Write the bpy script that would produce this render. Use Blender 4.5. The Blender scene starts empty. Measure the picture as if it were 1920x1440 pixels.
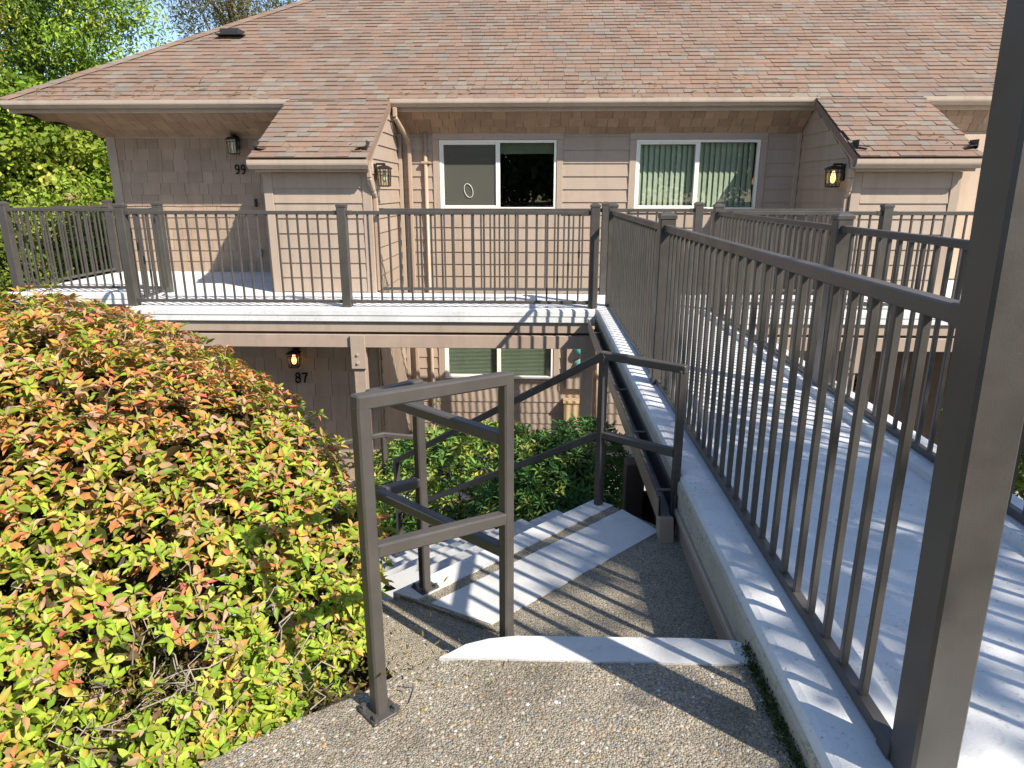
import bpy, math, random
import numpy as np
from mathutils import Vector, Matrix

# ------------------------------------------------------------------ camera, sky, sun, exposure
S = bpy.context.scene
COL = S.collection
CAMZ = 1.283
PITCH = math.atan(363/1280); YAW = math.radians(2.0)
cd = bpy.data.cameras.new('camera'); cam = bpy.data.objects.new('camera', cd); COL.objects.link(cam)
cam.location = (0, 0, CAMZ)
cam.rotation_euler = (math.pi/2 - PITCH, 0, YAW)
cd.sensor_fit = 'HORIZONTAL'; cd.sensor_width = 36.0; cd.lens = 36.0*1280/1920
cd.clip_start = 0.05; cd.clip_end = 2000
S.camera = cam
SUN = Vector((-0.85, 0.70, -1.0)).normalized()          # direction the light travels
w = bpy.data.worlds.new('World'); S.world = w; w.use_nodes = True
nt = w.node_tree; bg = nt.nodes['Background']
sky = nt.nodes.new('ShaderNodeTexSky'); sky.sky_type = 'NISHITA'; sky.sun_disc = False
sky.sun_elevation = math.asin(-SUN.z)
sky.sun_rotation = math.atan2(-SUN.x, -SUN.y)
sky.air_density = 1.0; sky.dust_density = 0.4; sky.ozone_density = 2.2
nt.links.new(sky.outputs[0], bg.inputs[0]); bg.inputs[1].default_value = 0.125
sl = bpy.data.lights.new('sun', 'SUN'); sl.energy = 5.0; sl.angle = math.radians(0.53); sl.color = (1.0, 0.93, 0.82)
so = bpy.data.objects.new('sun', sl); COL.objects.link(so)
so.rotation_euler = SUN.to_track_quat('-Z', 'Y').to_euler(); so.location = (6, -6, 12)
S.view_settings.view_transform = 'Standard'; S.view_settings.look = 'None'
S.view_settings.exposure = 0.80; S.view_settings.gamma = 1.0
S.render.engine = 'CYCLES'

rng = np.random.default_rng(7); R = random.Random(11)

# ------------------------------------------------------------------ materials
M = {}
def nm(name):
    m = bpy.data.materials.new(name); m.use_nodes = True
    n = m.node_tree.nodes; l = m.node_tree.links
    b = n['Principled BSDF']; M[name] = m
    return m, n, l, b
def ramp(n, stops, interp='LINEAR'):
    r = n.new('ShaderNodeValToRGB'); e = r.color_ramp.elements; r.color_ramp.interpolation = interp
    while len(e) < len(stops): e.new(0.5)
    for i, (p, c) in enumerate(stops): e[i].position = p; e[i].color = (*c, 1)
    return r
def noise(n, l, scale, detail=4, rough=.6, coord='Object', stretch=None):
    t = n.new('ShaderNodeTexCoord'); no = n.new('ShaderNodeTexNoise')
    no.inputs['Scale'].default_value = scale; no.inputs['Detail'].default_value = detail; no.inputs['Roughness'].default_value = rough
    src = t.outputs[coord]
    if coord == 'World':
        pass
    if stretch:
        mp = n.new('ShaderNodeMapping'); mp.inputs['Scale'].default_value = stretch
        l.new(src, mp.inputs[0]); src = mp.outputs[0]
    l.new(src, no.inputs['Vector']); return no
def geopos(n):
    g = n.new('ShaderNodeNewGeometry'); return g
def mixc(n, l, fac, a, b, mode='MIX'):
    x = n.new('ShaderNodeMix'); x.data_type = 'RGBA'; x.blend_type = mode
    for sock, v in ((x.inputs[0], fac), (x.inputs[6], a), (x.inputs[7], b)):
        if hasattr(v, 'is_linked') or hasattr(v, 'links'): l.new(v, sock)
        elif isinstance(v, (int, float)): sock.default_value = v
        else: sock.default_value = (*v, 1)
    return x.outputs[2]
def bump(n, l, b, h, strength=.3, dist=.01):
    bp = n.new('ShaderNodeBump'); bp.inputs['Strength'].default_value = strength; bp.inputs['Distance'].default_value = dist
    l.new(h, bp.inputs['Height']); l.new(bp.outputs[0], b.inputs['Normal'])
def worldnoise(n, l, scale, detail=5, rough=.6, stretch=None):
    g = n.new('ShaderNodeNewGeometry'); no = n.new('ShaderNodeTexNoise')
    no.inputs['Scale'].default_value = scale; no.inputs['Detail'].default_value = detail; no.inputs['Roughness'].default_value = rough
    src = g.outputs['Position']
    if stretch:
        mp = n.new('ShaderNodeMapping'); mp.inputs['Scale'].default_value = stretch
        l.new(src, mp.inputs[0]); src = mp.outputs[0]
    l.new(src, no.inputs['Vector']); return no

def painted(name, col, rough=.55, var=.12, scale=6, grain=None, bstr=.12, spec=.4, objvar=.10):
    m, n, l, b = nm(name)
    no = worldnoise(n, l, scale, 5, .65)
    lo = tuple(c*(1-var) for c in col); hi = tuple(min(1, c*(1+var)) for c in col)
    r = ramp(n, [(.25, lo), (.75, hi)]); l.new(no.outputs['Fac'], r.inputs[0])
    oi = n.new('ShaderNodeObjectInfo'); mr = n.new('ShaderNodeMapRange')
    mr.inputs[3].default_value = 1-objvar; mr.inputs[4].default_value = 1+objvar
    l.new(oi.outputs['Random'], mr.inputs[0])
    c = mixc(n, l, 1.0, r.outputs[0], mr.outputs[0], 'MULTIPLY')
    sk = worldnoise(n, l, 1.0, 5, .7, (5, 5, .6)); skr = ramp(n, [(.3, (.86, .85, .83)), (.52, (1, 1, 1))]); l.new(sk.outputs['Fac'], skr.inputs[0])
    c = mixc(n, l, 1.0, c, skr.outputs[0], 'MULTIPLY'); l.new(c, b.inputs['Base Color'])
    b.inputs['Roughness'].default_value = rough; b.inputs['Specular IOR Level'].default_value = spec
    g = worldnoise(n, l, 1.0, 4, .7, grain or (90, 90, 90))
    bump(n, l, b, g.outputs['Fac'], bstr, .004)
    return m
TAUPE = (.36, .28, .216)
painted('siding', TAUPE, .6, .06, 3, (25, 25, 220), .2, objvar=.035)
painted('shake', (.34, .245, .175), .7, .10, 4, (200, 200, 14), .35, objvar=.10)
painted('soffit_shake', (.33, .225, .15), .7, .14, 5, (200, 40, 40), .35, objvar=.16)
painted('trim', (.37, .288, .224), .55, .06, 3, (30, 30, 160), .12, objvar=.03)
painted('beam', (.36, .272, .21), .65, .10, 5, (12, 200, 200), .25, objvar=.03)
painted('gutter', (.42, .335, .26), .4, .06, 2, None, .03, objvar=.02)
painted('cream', (.45, .34, .25), .6, .05, 2, None, .05, objvar=.02)
painted('vinyl', (.78, .75, .68), .4, .03, 2, None, .02, objvar=.0)
painted('dark_flash', (.03, .03, .03), .4, .2, 8, None, .05, objvar=.0)
painted('digit_black', (.008, .007, .006), .85, .2, 20, None, .08, spec=.1, objvar=.0)
painted('blind_dark', (.20, .22, .17), .7, .05, 2, None, .02, objvar=.0)
painted('black_metal', (.018, .015, .013), .45, .2, 20, None, .08, objvar=.0)
painted('downspout', (.375, .275, .205), .4, .08, 4, None, .04, objvar=.02)
painted('gray_plastic', (.35, .36, .36), .5, .06, 4, None, .03, objvar=.0)
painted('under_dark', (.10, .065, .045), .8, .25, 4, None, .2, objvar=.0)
painted('meter_glass', (.10, .42, .38), .12, .2, 30, None, .02, objvar=.0)
painted('tan_box', (.56, .40, .22), .5, .05, 6, None, .03, objvar=.0)
painted('blind_green', (.37, .405, .34), .6, .05, 2, None, .02, objvar=.05)
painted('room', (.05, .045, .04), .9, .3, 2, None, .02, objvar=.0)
painted('bark', (.16, .125, .10), .9, .3, 14, (60, 60, 12), .6, objvar=.1)
painted('twig', (.30, .25, .20), .85, .3, 30, None, .3, objvar=.1)
painted('brass', (.55, .40, .22), .3, .1, 10, None, .02, objvar=.0)

def rail_paint():
    m, n, l, b = nm('rail_paint')
    no = worldnoise(n, l, 5, 5, .65)
    r = ramp(n, [(.25, (.054, .048, .042)), (.75, (.080, .072, .064))]); l.new(no.outputs['Fac'], r.inputs[0])
    ch = worldnoise(n, l, 26, 6, .7); cr = ramp(n, [(.70, (0, 0, 0)), (.715, (1, 1, 1))]); l.new(ch.outputs['Fac'], cr.inputs[0])
    c = mixc(n, l, cr.outputs[0], r.outputs[0], (.30, .36, .37)); l.new(c, b.inputs['Base Color'])
    rr = ramp(n, [(.3, (.28, .28, .28)), (.7, (.48, .48, .48))]); l.new(no.outputs['Fac'], rr.inputs[0]); l.new(rr.outputs[0], b.inputs['Roughness'])
    b.inputs['Specular IOR Level'].default_value = .45
    g = worldnoise(n, l, 160, 3, .6); bump(n, l, b, g.outputs['Fac'], .10, .003)
rail_paint()

def white_concrete(name, base=(.71, .705, .69), dirt=(.17, .16, .14), amt=.575):
    m, n, l, b = nm(name)
    a = worldnoise(n, l, 2.2, 6, .7); r = ramp(n, [(.28, tuple(c*.74 for c in base)), (.5, tuple(c*.92 for c in base)), (.72, base)]); l.new(a.outputs['Fac'], r.inputs[0])
    s = worldnoise(n, l, 55, 4, .75); sr = ramp(n, [(amt, (0, 0, 0)), (amt+.09, (1, 1, 1))]); l.new(s.outputs['Fac'], sr.inputs[0])
    s2 = worldnoise(n, l, 4.5, 5, .7); s2r = ramp(n, [(.42, (0, 0, 0)), (.68, (1, 1, 1))]); l.new(s2.outputs['Fac'], s2r.inputs[0])
    f = n.new('ShaderNodeMath'); f.operation = 'MULTIPLY'; l.new(sr.outputs[0], f.inputs[0]); l.new(s2r.outputs[0], f.inputs[1])
    c = mixc(n, l, f.outputs[0], r.outputs[0], dirt); l.new(c, b.inputs['Base Color'])
    b.inputs['Roughness'].default_value = .75
    g = worldnoise(n, l, 120, 5, .7); bump(n, l, b, g.outputs['Fac'], .35, .006)
white_concrete('white_deck')
white_concrete('white_paint', (.60, .59, .57), (.28, .26, .22), .58)
white_concrete('white_paint_shaded', (.48, .475, .46), (.22, .21, .18), .55)  # white paint of the treads, darkened to hold the shade of the railings
white_concrete('dirty_curb', (.50, .46, .37), (.16, .14, .09), .50)
white_concrete('grey_concrete', (.40, .39, .37), (.2, .19, .17), .6)

def mortar():
    m, n, l, b = nm('aggregate')
    v = n.new('ShaderNodeTexVoronoi'); v.inputs['Scale'].default_value = 190; g = geopos(n); l.new(g.outputs['Position'], v.inputs['Vector'])
    hs = n.new('ShaderNodeSeparateColor'); l.new(v.outputs['Color'], hs.inputs[0])
    r = ramp(n, [(0, (.24, .205, .15)), (.3, (.38, .325, .24)), (.55, (.33, .30, .24)), (.8, (.44, .37, .27)), (1, (.50, .46, .38))]); l.new(hs.outputs[0], r.inputs[0])
    d = ramp(n, [(0, (1, 1, 1)), (.55, (.75, .75, .75)), (.8, (.42, .38, .32))]); l.new(v.outputs['Distance'], d.inputs[0])
    c = mixc(n, l, 1.0, r.outputs[0], d.outputs[0], 'MULTIPLY')
    st = worldnoise(n, l, 3.2, 6, .7); sm = ramp(n, [(.3, (.62, .61, .58)), (.5, (.92, .92, .92)), (.7, (1.1, 1.09, 1.06))]); l.new(st.outputs['Fac'], sm.inputs[0]); c = mixc(n, l, 1.0, c, sm.outputs[0], 'MULTIPLY'); l.new(c, b.inputs['Base Color'])
    b.inputs['Roughness'].default_value = .8
    inv = n.new('ShaderNodeMath'); inv.operation = 'SUBTRACT'; inv.inputs[0].default_value = 1; l.new(v.outputs['Distance'], inv.inputs[1])
    bump(n, l, b, inv.outputs[0], .8, .006)
mortar()
def pebble():
    m, n, l, b = nm('pebble')
    g = geopos(n)
    r = ramp(n, [(0, (.24, .20, .16)), (.10, (.41, .34, .25)), (.34, (.33, .29, .24)), (.50, (.45, .38, .28)), (.68, (.40, .24, .14)), (.75, (.22, .24, .25)), (.83, (.48, .34, .13)), (.88, (.50, .46, .39)), (.97, (.66, .64, .60))], 'CONSTANT')
    l.new(g.outputs['Random Per Island'], r.inputs[0])
    no = worldnoise(n, l, 90, 3, .6); c = mixc(n, l, .35, r.outputs[0], no.outputs['Fac'], 'MULTIPLY')
    st = worldnoise(n, l, 3.2, 6, .7); sm = ramp(n, [(.3, (.62, .61, .58)), (.5, (.92, .92, .92)), (.7, (1.1, 1.09, 1.06))]); l.new(st.outputs['Fac'], sm.inputs[0]); c = mixc(n, l, 1.0, c, sm.outputs[0], 'MULTIPLY'); l.new(c, b.inputs['Base Color'])
    b.inputs['Roughness'].default_value = .55
pebble()
def shingle():
    m, n, l, b = nm('shingle')
    g = geopos(n); oi = n.new('ShaderNodeObjectInfo')
    ad = n.new('ShaderNodeMath'); ad.operation = 'ADD'; l.new(g.outputs['Random Per Island'], ad.inputs[0]); l.new(oi.outputs['Random'], ad.inputs[1])
    fr = n.new('ShaderNodeMath'); fr.operation = 'FRACT'; l.new(ad.outputs[0], fr.inputs[0])
    r = ramp(n, [(0, (.212, .138, .098)), (.25, (.224, .148, .106)), (.42, (.205, .141, .104)), (.58, (.214, .152, .114)), (.68, (.202, .152, .118)), (.80, (.218, .180, .142)), (.91, (.192, .162, .132))], 'CONSTANT')
    l.new(fr.outputs[0], r.inputs[0])
    gr = worldnoise(n, l, 240, 3, .7); gm = ramp(n, [(.3, (.72, .72, .72)), (.7, (1.22, 1.2, 1.18))]); l.new(gr.outputs['Fac'], gm.inputs[0])
    c = mixc(n, l, 1.0, r.outputs[0], gm.outputs[0], 'MULTIPLY')
    st = worldnoise(n, l, 1.3, 5, .7); sm = ramp(n, [(.3, (.80, .80, .82)), (.7, (1.10, 1.08, 1.06))]); l.new(st.outputs['Fac'], sm.inputs[0])
    c = mixc(n, l, 1.0, c, sm.outputs[0], 'MULTIPLY')
    l.new(c, b.inputs['Base Color']); b.inputs['Roughness'].default_value = .92
    bump(n, l, b, gr.outputs['Fac'], .5, .004)
shingle()
def leafmat(name, trans=.3, rough=.42, spec=.35):
    m, n, l, b = nm(name)
    at = n.new('ShaderNodeAttribute'); at.attribute_name = 'Col'
    no = worldnoise(n, l, 60, 3, .6); nr = ramp(n, [(.3, (.82, .82, .82)), (.7, (1.15, 1.15, 1.15))]); l.new(no.outputs['Fac'], nr.inputs[0])
    c = mixc(n, l, 1.0, at.outputs['Color'], nr.outputs[0], 'MULTIPLY')
    l.new(c, b.inputs['Base Color']); b.inputs['Roughness'].default_value = rough; b.inputs['Specular IOR Level'].default_value = spec
    t = n.new('ShaderNodeBsdfTranslucent'); l.new(c, t.inputs[0])
    mx = n.new('ShaderNodeMixShader'); mx.inputs[0].default_value = trans
    l.new(b.outputs[0], mx.inputs[1]); l.new(t.outputs[0], mx.inputs[2]); l.new(mx.outputs[0], n['Material Output'].inputs[0])
leafmat('leaf', .32, .48, .26); leafmat('tree_leaf', .35, .6, .2)
def glass(name, tint, refl=.12):
    m, n, l, b = nm(name)
    tr = n.new('ShaderNodeBsdfTransparent'); tr.inputs[0].default_value = (*tint, 1)
    gl = n.new('ShaderNodeBsdfGlossy'); gl.inputs['Roughness'].default_value = .01
    fr = n.new('ShaderNodeLayerWeight'); fr.inputs[0].default_value = .12
    mp = n.new('ShaderNodeMapRange'); mp.inputs[3].default_value = refl; mp.inputs[4].default_value = .7; l.new(fr.outputs['Facing'], mp.inputs[0])
    mx = n.new('ShaderNodeMixShader'); l.new(mp.outputs[0], mx.inputs[0]); l.new(tr.outputs[0], mx.inputs[1]); l.new(gl.outputs[0], mx.inputs[2])
    l.new(mx.outputs[0], n['Material Output'].inputs[0])
glass('window_glass', (.90, .96, .88), .11)
glass('lamp_glass', (.92, .90, .82), .10)
def screen():
    m, n, l, b = nm('insect_screen')
    tr = n.new('ShaderNodeBsdfTransparent'); mx = n.new('ShaderNodeMixShader')
    b.inputs['Base Color'].default_value = (.105, .105, .082, 1); b.inputs['Roughness'].default_value = .8
    no = worldnoise(n, l, 1, 3, .6, (220, 220, 30)); mr = n.new('ShaderNodeMapRange'); mr.inputs[3].default_value = .42; mr.inputs[4].default_value = .68
    l.new(no.outputs['Fac'], mr.inputs[0]); l.new(mr.outputs[0], mx.inputs[0]); l.new(tr.outputs[0], mx.inputs[1]); l.new(b.outputs[0], mx.inputs[2])
    l.new(mx.outputs[0], n['Material Output'].inputs[0])
screen()
def emit(name, col, st):
    m, n, l, b = nm(name)
    b.inputs['Base Color'].default_value = (*col, 1); b.inputs['Emission Color'].default_value = (*col, 1); b.inputs['Emission Strength'].default_value = st
emit('bulb_on', (1.0, .60, .22), 2.2); 
painted('bulb_off', (.75, .74, .66), .3, .02, 2, None, .0, objvar=0)
def soil(name, stops, scale=9):
    m, n, l, b = nm(name)
    a = worldnoise(n, l, scale, 8, .75); r = ramp(n, stops); l.new(a.outputs['Fac'], r.inputs[0])
    s = worldnoise(n, l, scale*9, 6, .75); c = mixc(n, l, .7, r.outputs[0], s.outputs['Fac'], 'MULTIPLY'); l.new(c, b.inputs['Base Color'])
    b.inputs['Roughness'].default_value = .95; bump(n, l, b, s.outputs['Fac'], .9, .03)
soil('soil', [(.3, (.10, .065, .04)), (.5, (.17, .12, .075)), (.62, (.12, .13, .04)), (.75, (.26, .18, .11))])
soil('moss', [(.3, (.10, .10, .02)), (.55, (.20, .17, .05)), (.75, (.30, .24, .10))], 30)
soil('rock', [(.3, (.08, .075, .07)), (.5, (.25, .24, .22)), (.62, (.55, .54, .5))], 16)
def flagmat():
    m, n, l, b = nm('flag_cloth')
    g = geopos(n); sp = n.new('ShaderNodeSeparateXYZ'); l.new(g.outputs['Position'], sp.inputs[0])
    k = n.new('ShaderNodeMath'); k.operation = 'MULTIPLY'; k.inputs[1].default_value = 22; l.new(sp.outputs[2], k.inputs[0])
    f = n.new('ShaderNodeMath'); f.operation = 'FRACT'; l.new(k.outputs[0], f.inputs[0])
    r = ramp(n, [(0, (.55, .04, .06)), (.5, (.75, .72, .70))], 'CONSTANT'); l.new(f.outputs[0], r.inputs[0]); l.new(r.outputs[0], b.inputs['Base Color'])
flagmat()

# ------------------------------------------------------------------ object helpers
W = {}
def wl(o): return W.get(o.name, Vector((0, 0, 0))) if o else Vector((0, 0, 0))
def empty(name, loc, label, cat, group=None):
    o = bpy.data.objects.new(name, None); COL.objects.link(o); o.location = loc; o.empty_display_size = .1
    W[o.name] = Vector(loc); o['label'] = label; o['category'] = cat
    if group: o['group'] = group
    return o
def tag(o, label, cat=None, group=None, kind=None):
    if label: o['label'] = label
    if cat: o['category'] = cat
    if group: o['group'] = group
    if kind: o['kind'] = kind
    return o
def link(name, me, loc, parent=None):
    o = bpy.data.objects.new(name, me); COL.objects.link(o)
    o.location = Vector(loc) - wl(parent)
    if parent: o.parent = parent
    W[o.name] = Vector(loc); return o
def add(name, V, Fc, mat, parent=None, smooth=False, center=True):
    V = np.asarray(V, float)
    c = (V.max(0)+V.min(0))/2 if center else np.zeros(3)
    me = bpy.data.meshes.new(name); me.from_pydata((V-c).tolist(), [], [tuple(f) for f in Fc])
    mats = mat if isinstance(mat, (list, tuple)) else [mat]
    for k in mats: me.materials.append(M[k])
    if smooth: me.polygons.foreach_set('use_smooth', [True]*len(me.polygons))
    me.update()
    return link(name, me, c, parent)
def cbox_vf(sx, sy, sz, c):
    """box with chamfered edges, centred"""
    hx, hy, hz = sx/2, sy/2, sz/2; c = min(c, hx*.45, hy*.45, hz*.45)
    V = []; idx = {}
    for i in (-1, 1):
        for j in (-1, 1):
            for k in (-1, 1):
                for a in range(3):
                    p = [i*(hx-c), j*(hy-c), k*(hz-c)]
                    p[a] = (i*hx, j*hy, k*hz)[a]
                    idx[(i, j, k, a)] = len(V); V.append(p)
    Fc = []
    for a in range(3):
        b, d = (a+1) % 3, (a+2) % 3
        for s in (-1, 1):
            q = []
            for (u, v) in ((-1, -1), (1, -1), (1, 1), (-1, 1)):
                key = [0, 0, 0]; key[a] = s; key[b] = u; key[d] = v; q.append(idx[(*key, a)])
            Fc.append(q if s > 0 else q[::-1])
    for a in range(3):
        b, d = (a+1) % 3, (a+2) % 3
        for u in (-1, 1):
            for v in (-1, 1):
                k0 = [0, 0, 0]; k0[a] = -1; k0[b] = u; k0[d] = v; k1 = list(k0); k1[a] = 1
                q = [idx[(*k0, b)], idx[(*k1, b)], idx[(*k1, d)], idx[(*k0, d)]]
                Fc.append(q if u*v < 0 else q[::-1])
    for i in (-1, 1):
        for j in (-1, 1):
            for k in (-1, 1):
                q = [idx[(i, j, k, 0)], idx[(i, j, k, 1)], idx[(i, j, k, 2)]]
                Fc.append(q if i*j*k > 0 else q[::-1])
    return np.array(V), Fc
def box(name, x0, x1, y0, y1, z0, z1, mat, parent=None, c=.004):
    V, Fc = cbox_vf(abs(x1-x0), abs(y1-y0), abs(z1-z0), c)
    V = V + np.array([(x0+x1)/2, (y0+y1)/2, (z0+z1)/2]); return add(name, V, Fc, mat, parent)
def bar_vf(p, q, wd, ht, c=.004):
    p = Vector(p); q = Vector(q); d = q-p; L = d.length; d.normalize()
    upv = Vector((0, 0, 1)) if abs(d.z) < .95 else Vector((0, 1, 0))
    s = d.cross(upv).normalized(); u = s.cross(d)
    V, Fc = cbox_vf(L, wd, ht, c)
    A = np.array([d, -s, u]); return V @ A + np.array((p+q)/2), Fc
def bar(name, p, q, wd, ht, mat, parent=None, c=.004):
    V, Fc = bar_vf(p, q, wd, ht, c); return add(name, V, Fc, mat, parent)
def join(parts):
    Vs, Fs, o = [], [], 0
    for V, Fc in parts:
        Vs.append(np.asarray(V, float)); Fs += [[i+o for i in f] for f in Fc]; o += len(V)
    return np.vstack(Vs), Fs
def bb(x0, x1, y0, y1, z0, z1, c=.003):
    V, Fc = cbox_vf(abs(x1-x0), abs(y1-y0), abs(z1-z0), c); return V+np.array([(x0+x1)/2, (y0+y1)/2, (z0+z1)/2]), Fc
def tube_vf(pts, r, n=8, cap=True):
    pts = [Vector(p) for p in pts]; V = []; Fc = []
    rr = r if isinstance(r, (list, tuple)) else [r]*len(pts)
    prev = None
    for i, p in enumerate(pts):
        d = (pts[min(i+1, len(pts)-1)]-pts[max(i-1, 0)]).normalized()
        a = Vector((0, 0, 1)) if abs(d.z) < .9 else Vector((1, 0, 0))
        if prev is not None: a = prev
        s = d.cross(a).normalized(); u = s.cross(d).normalized(); prev = u
        for k in range(n):
            t = 2*math.pi*k/n; V.append(list(p + s*(rr[i]*math.cos(t)) + u*(rr[i]*math.sin(t))))
    for i in range(len(pts)-1):
        for k in range(n):
            k2 = (k+1) % n; Fc.append([i*n+k, i*n+k2, (i+1)*n+k2, (i+1)*n+k])
    if cap: Fc.append(list(range(n))[::-1]); Fc.append(list(range((len(pts)-1)*n, len(pts)*n)))
    return V, Fc
def tube(name, pts, r, mat, parent=None, n=8, smooth=True):
    V, Fc = tube_vf(pts, r, n); return add(name, V, Fc, mat, parent, smooth)
def prism(name, poly, z0, z1, mat, parent=None):
    """vertical extrusion of a plan polygon (counter-clockwise)"""
    n = len(poly); V = [(x, y, z0) for x, y in poly]+[(x, y, z1) for x, y in poly]
    Fc = [list(range(n))[::-1], list(range(n, 2*n))]+[[i, (i+1) % n, n+(i+1) % n, n+i] for i in range(n)]
    return add(name, V, Fc, mat, parent)
def extr_x(prof, x0, x1):
    n = len(prof); V = [(x0, y, z) for y, z in prof]+[(x1, y, z) for y, z in prof]
    Fc = [list(range(n)), list(range(n, 2*n))[::-1]]+[[(i+1) % n, i, n+i, n+(i+1) % n] for i in range(n)]
    return V, Fc
def extr_y(prof, y0, y1):
    n = len(prof); V = [(x, y0, z) for x, z in prof]+[(x, y1, z) for x, z in prof]
    Fc = [list(range(n))[::-1], list(range(n, 2*n))]+[[i, (i+1) % n, n+(i+1) % n, n+i] for i in range(n)]
    return V, Fc
def text(name, s, size, loc, mat, parent=None, thick=.012, bold=.006):
    c = bpy.data.curves.new(name, 'FONT'); c.body = s; c.size = size; c.extrude = thick/2; c.offset = bold; c.align_x = 'CENTER'
    t = bpy.data.objects.new(name+'_tmp', c); COL.objects.link(t); bpy.context.view_layer.update()
    me = bpy.data.meshes.new_from_object(t.evaluated_get(bpy.context.evaluated_depsgraph_get()))
    bpy.data.objects.remove(t); me.name = name; me.materials.clear(); me.materials.append(M[mat])
    me.transform(Matrix.Rotation(math.pi/2, 4, 'X')); return link(name, me, loc, parent)

# fast mesh of many transformed copies of one template, with colours per copy
LT_V = np.array([[0, 0, 0], [.32, .5, .10], [.32, 0, 0], [.32, -.5, .10], [.68, .40, .06], [.68, 0, -.02], [.68, -.40, .06], [1, 0, -.10]])
LT_F = [(0, 2, 1), (0, 3, 2), (1, 2, 5, 4), (2, 3, 6, 5), (4, 5, 7), (5, 6, 7)]
def many(name, TV, TF, P, X, N, Lx, Wd, Cc, mat, parent=None, smooth=False, Hz=None):
    """copies at P, x axis along X, normal ~N, length Lx, width Wd, colours Cc"""
    X = X/np.linalg.norm(X, axis=1, keepdims=True)
    Yv = np.cross(N, X); Yv /= np.linalg.norm(Yv, axis=1, keepdims=True)+1e-9
    Z = np.cross(X, Yv)
    Hz = Lx if Hz is None else Hz
    V = (P[:, None, :] + TV[None, :, 0:1]*(X*Lx[:, None])[:, None, :] + TV[None, :, 1:2]*(Yv*Wd[:, None])[:, None, :] + TV[None, :, 2:3]*(Z*Hz[:, None])[:, None, :])
    n, k = len(P), len(TV); V = V.reshape(-1, 3)
    tf = np.concatenate([np.array(f) for f in TF]); st = np.array([len(f) for f in TF])
    loops = (np.arange(n)[:, None]*k + tf[None, :]).ravel()
    sizes = np.tile(st, n); starts = np.concatenate([[0], np.cumsum(sizes)[:-1]])
    c = (V.max(0)+V.min(0))/2
    me = bpy.data.meshes.new(name); me.vertices.add(len(V)); me.vertices.foreach_set('co', (V-c).ravel())
    me.loops.add(len(loops)); me.loops.foreach_set('vertex_index', loops.astype(np.int32))
    me.polygons.add(len(sizes)); me.polygons.foreach_set('loop_start', starts.astype(np.int32))
    try: me.polygons.foreach_set('loop_total', sizes.astype(np.int32))
    except Exception: pass
    if smooth: me.polygons.foreach_set('use_smooth', np.ones(len(sizes), bool))
    me.materials.append(M[mat])
    if Cc is not None:
        a = me.attributes.new('Col', 'FLOAT_COLOR', 'POINT')
        cc = np.ones((len(V), 4), np.float32); cc[:, :3] = np.repeat(Cc, k, axis=0); a.data.foreach_set('color', cc.ravel())
    me.update(calc_edges=True)
    return link(name, me, c, parent)
def frames(n, axis_out, spread):
    pass

# ------------------------------------------------------------------ ground
def hgt(x, y):
    t = min(1, max(0, (y-1.7)/4.2)); t = t
    z = -.24 + (-2.72+.24)*t
    k = max(0, (-8.3-x)) ; f = min(1, max(0, (y-5)/4))
    z += min(4.5, k*.75)*f
    k2 = max(0, min(1, (-3.4-x)/2)); z += k2*.35*t
    if x > 2.4:                                   # bank to the right of the bridge
        b = min(1, (x-2.4)/.6)*max(0, min(1, (4.2-y)/1.5)); z = z*(1-b) + (-.28)*b
    return z
gx = np.concatenate([np.linspace(-60, -13, 10), np.arange(-12.5, 10, .25), np.linspace(10.5, 60, 10)])
gy = np.concatenate([np.linspace(-60, -3, 12), np.arange(-2.5, 18, .25), np.linspace(19, 90, 12)])
V = [(x, y, hgt(x, y)+.02*math.sin(3.1*x+1.3*y)*math.cos(2.3*y)-.02) for y in gy for x in gx]
nx = len(gx); Fc = [[j*nx+i, j*nx+i+1, (j+1)*nx+i+1, (j+1)*nx+i] for j in range(len(gy)-1) for i in range(nx-1)]
g = add('ground', V, Fc, 'soil', None, True); tag(g, 'brown soil and litter slope falling towards the building', None, None, 'structure')

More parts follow.
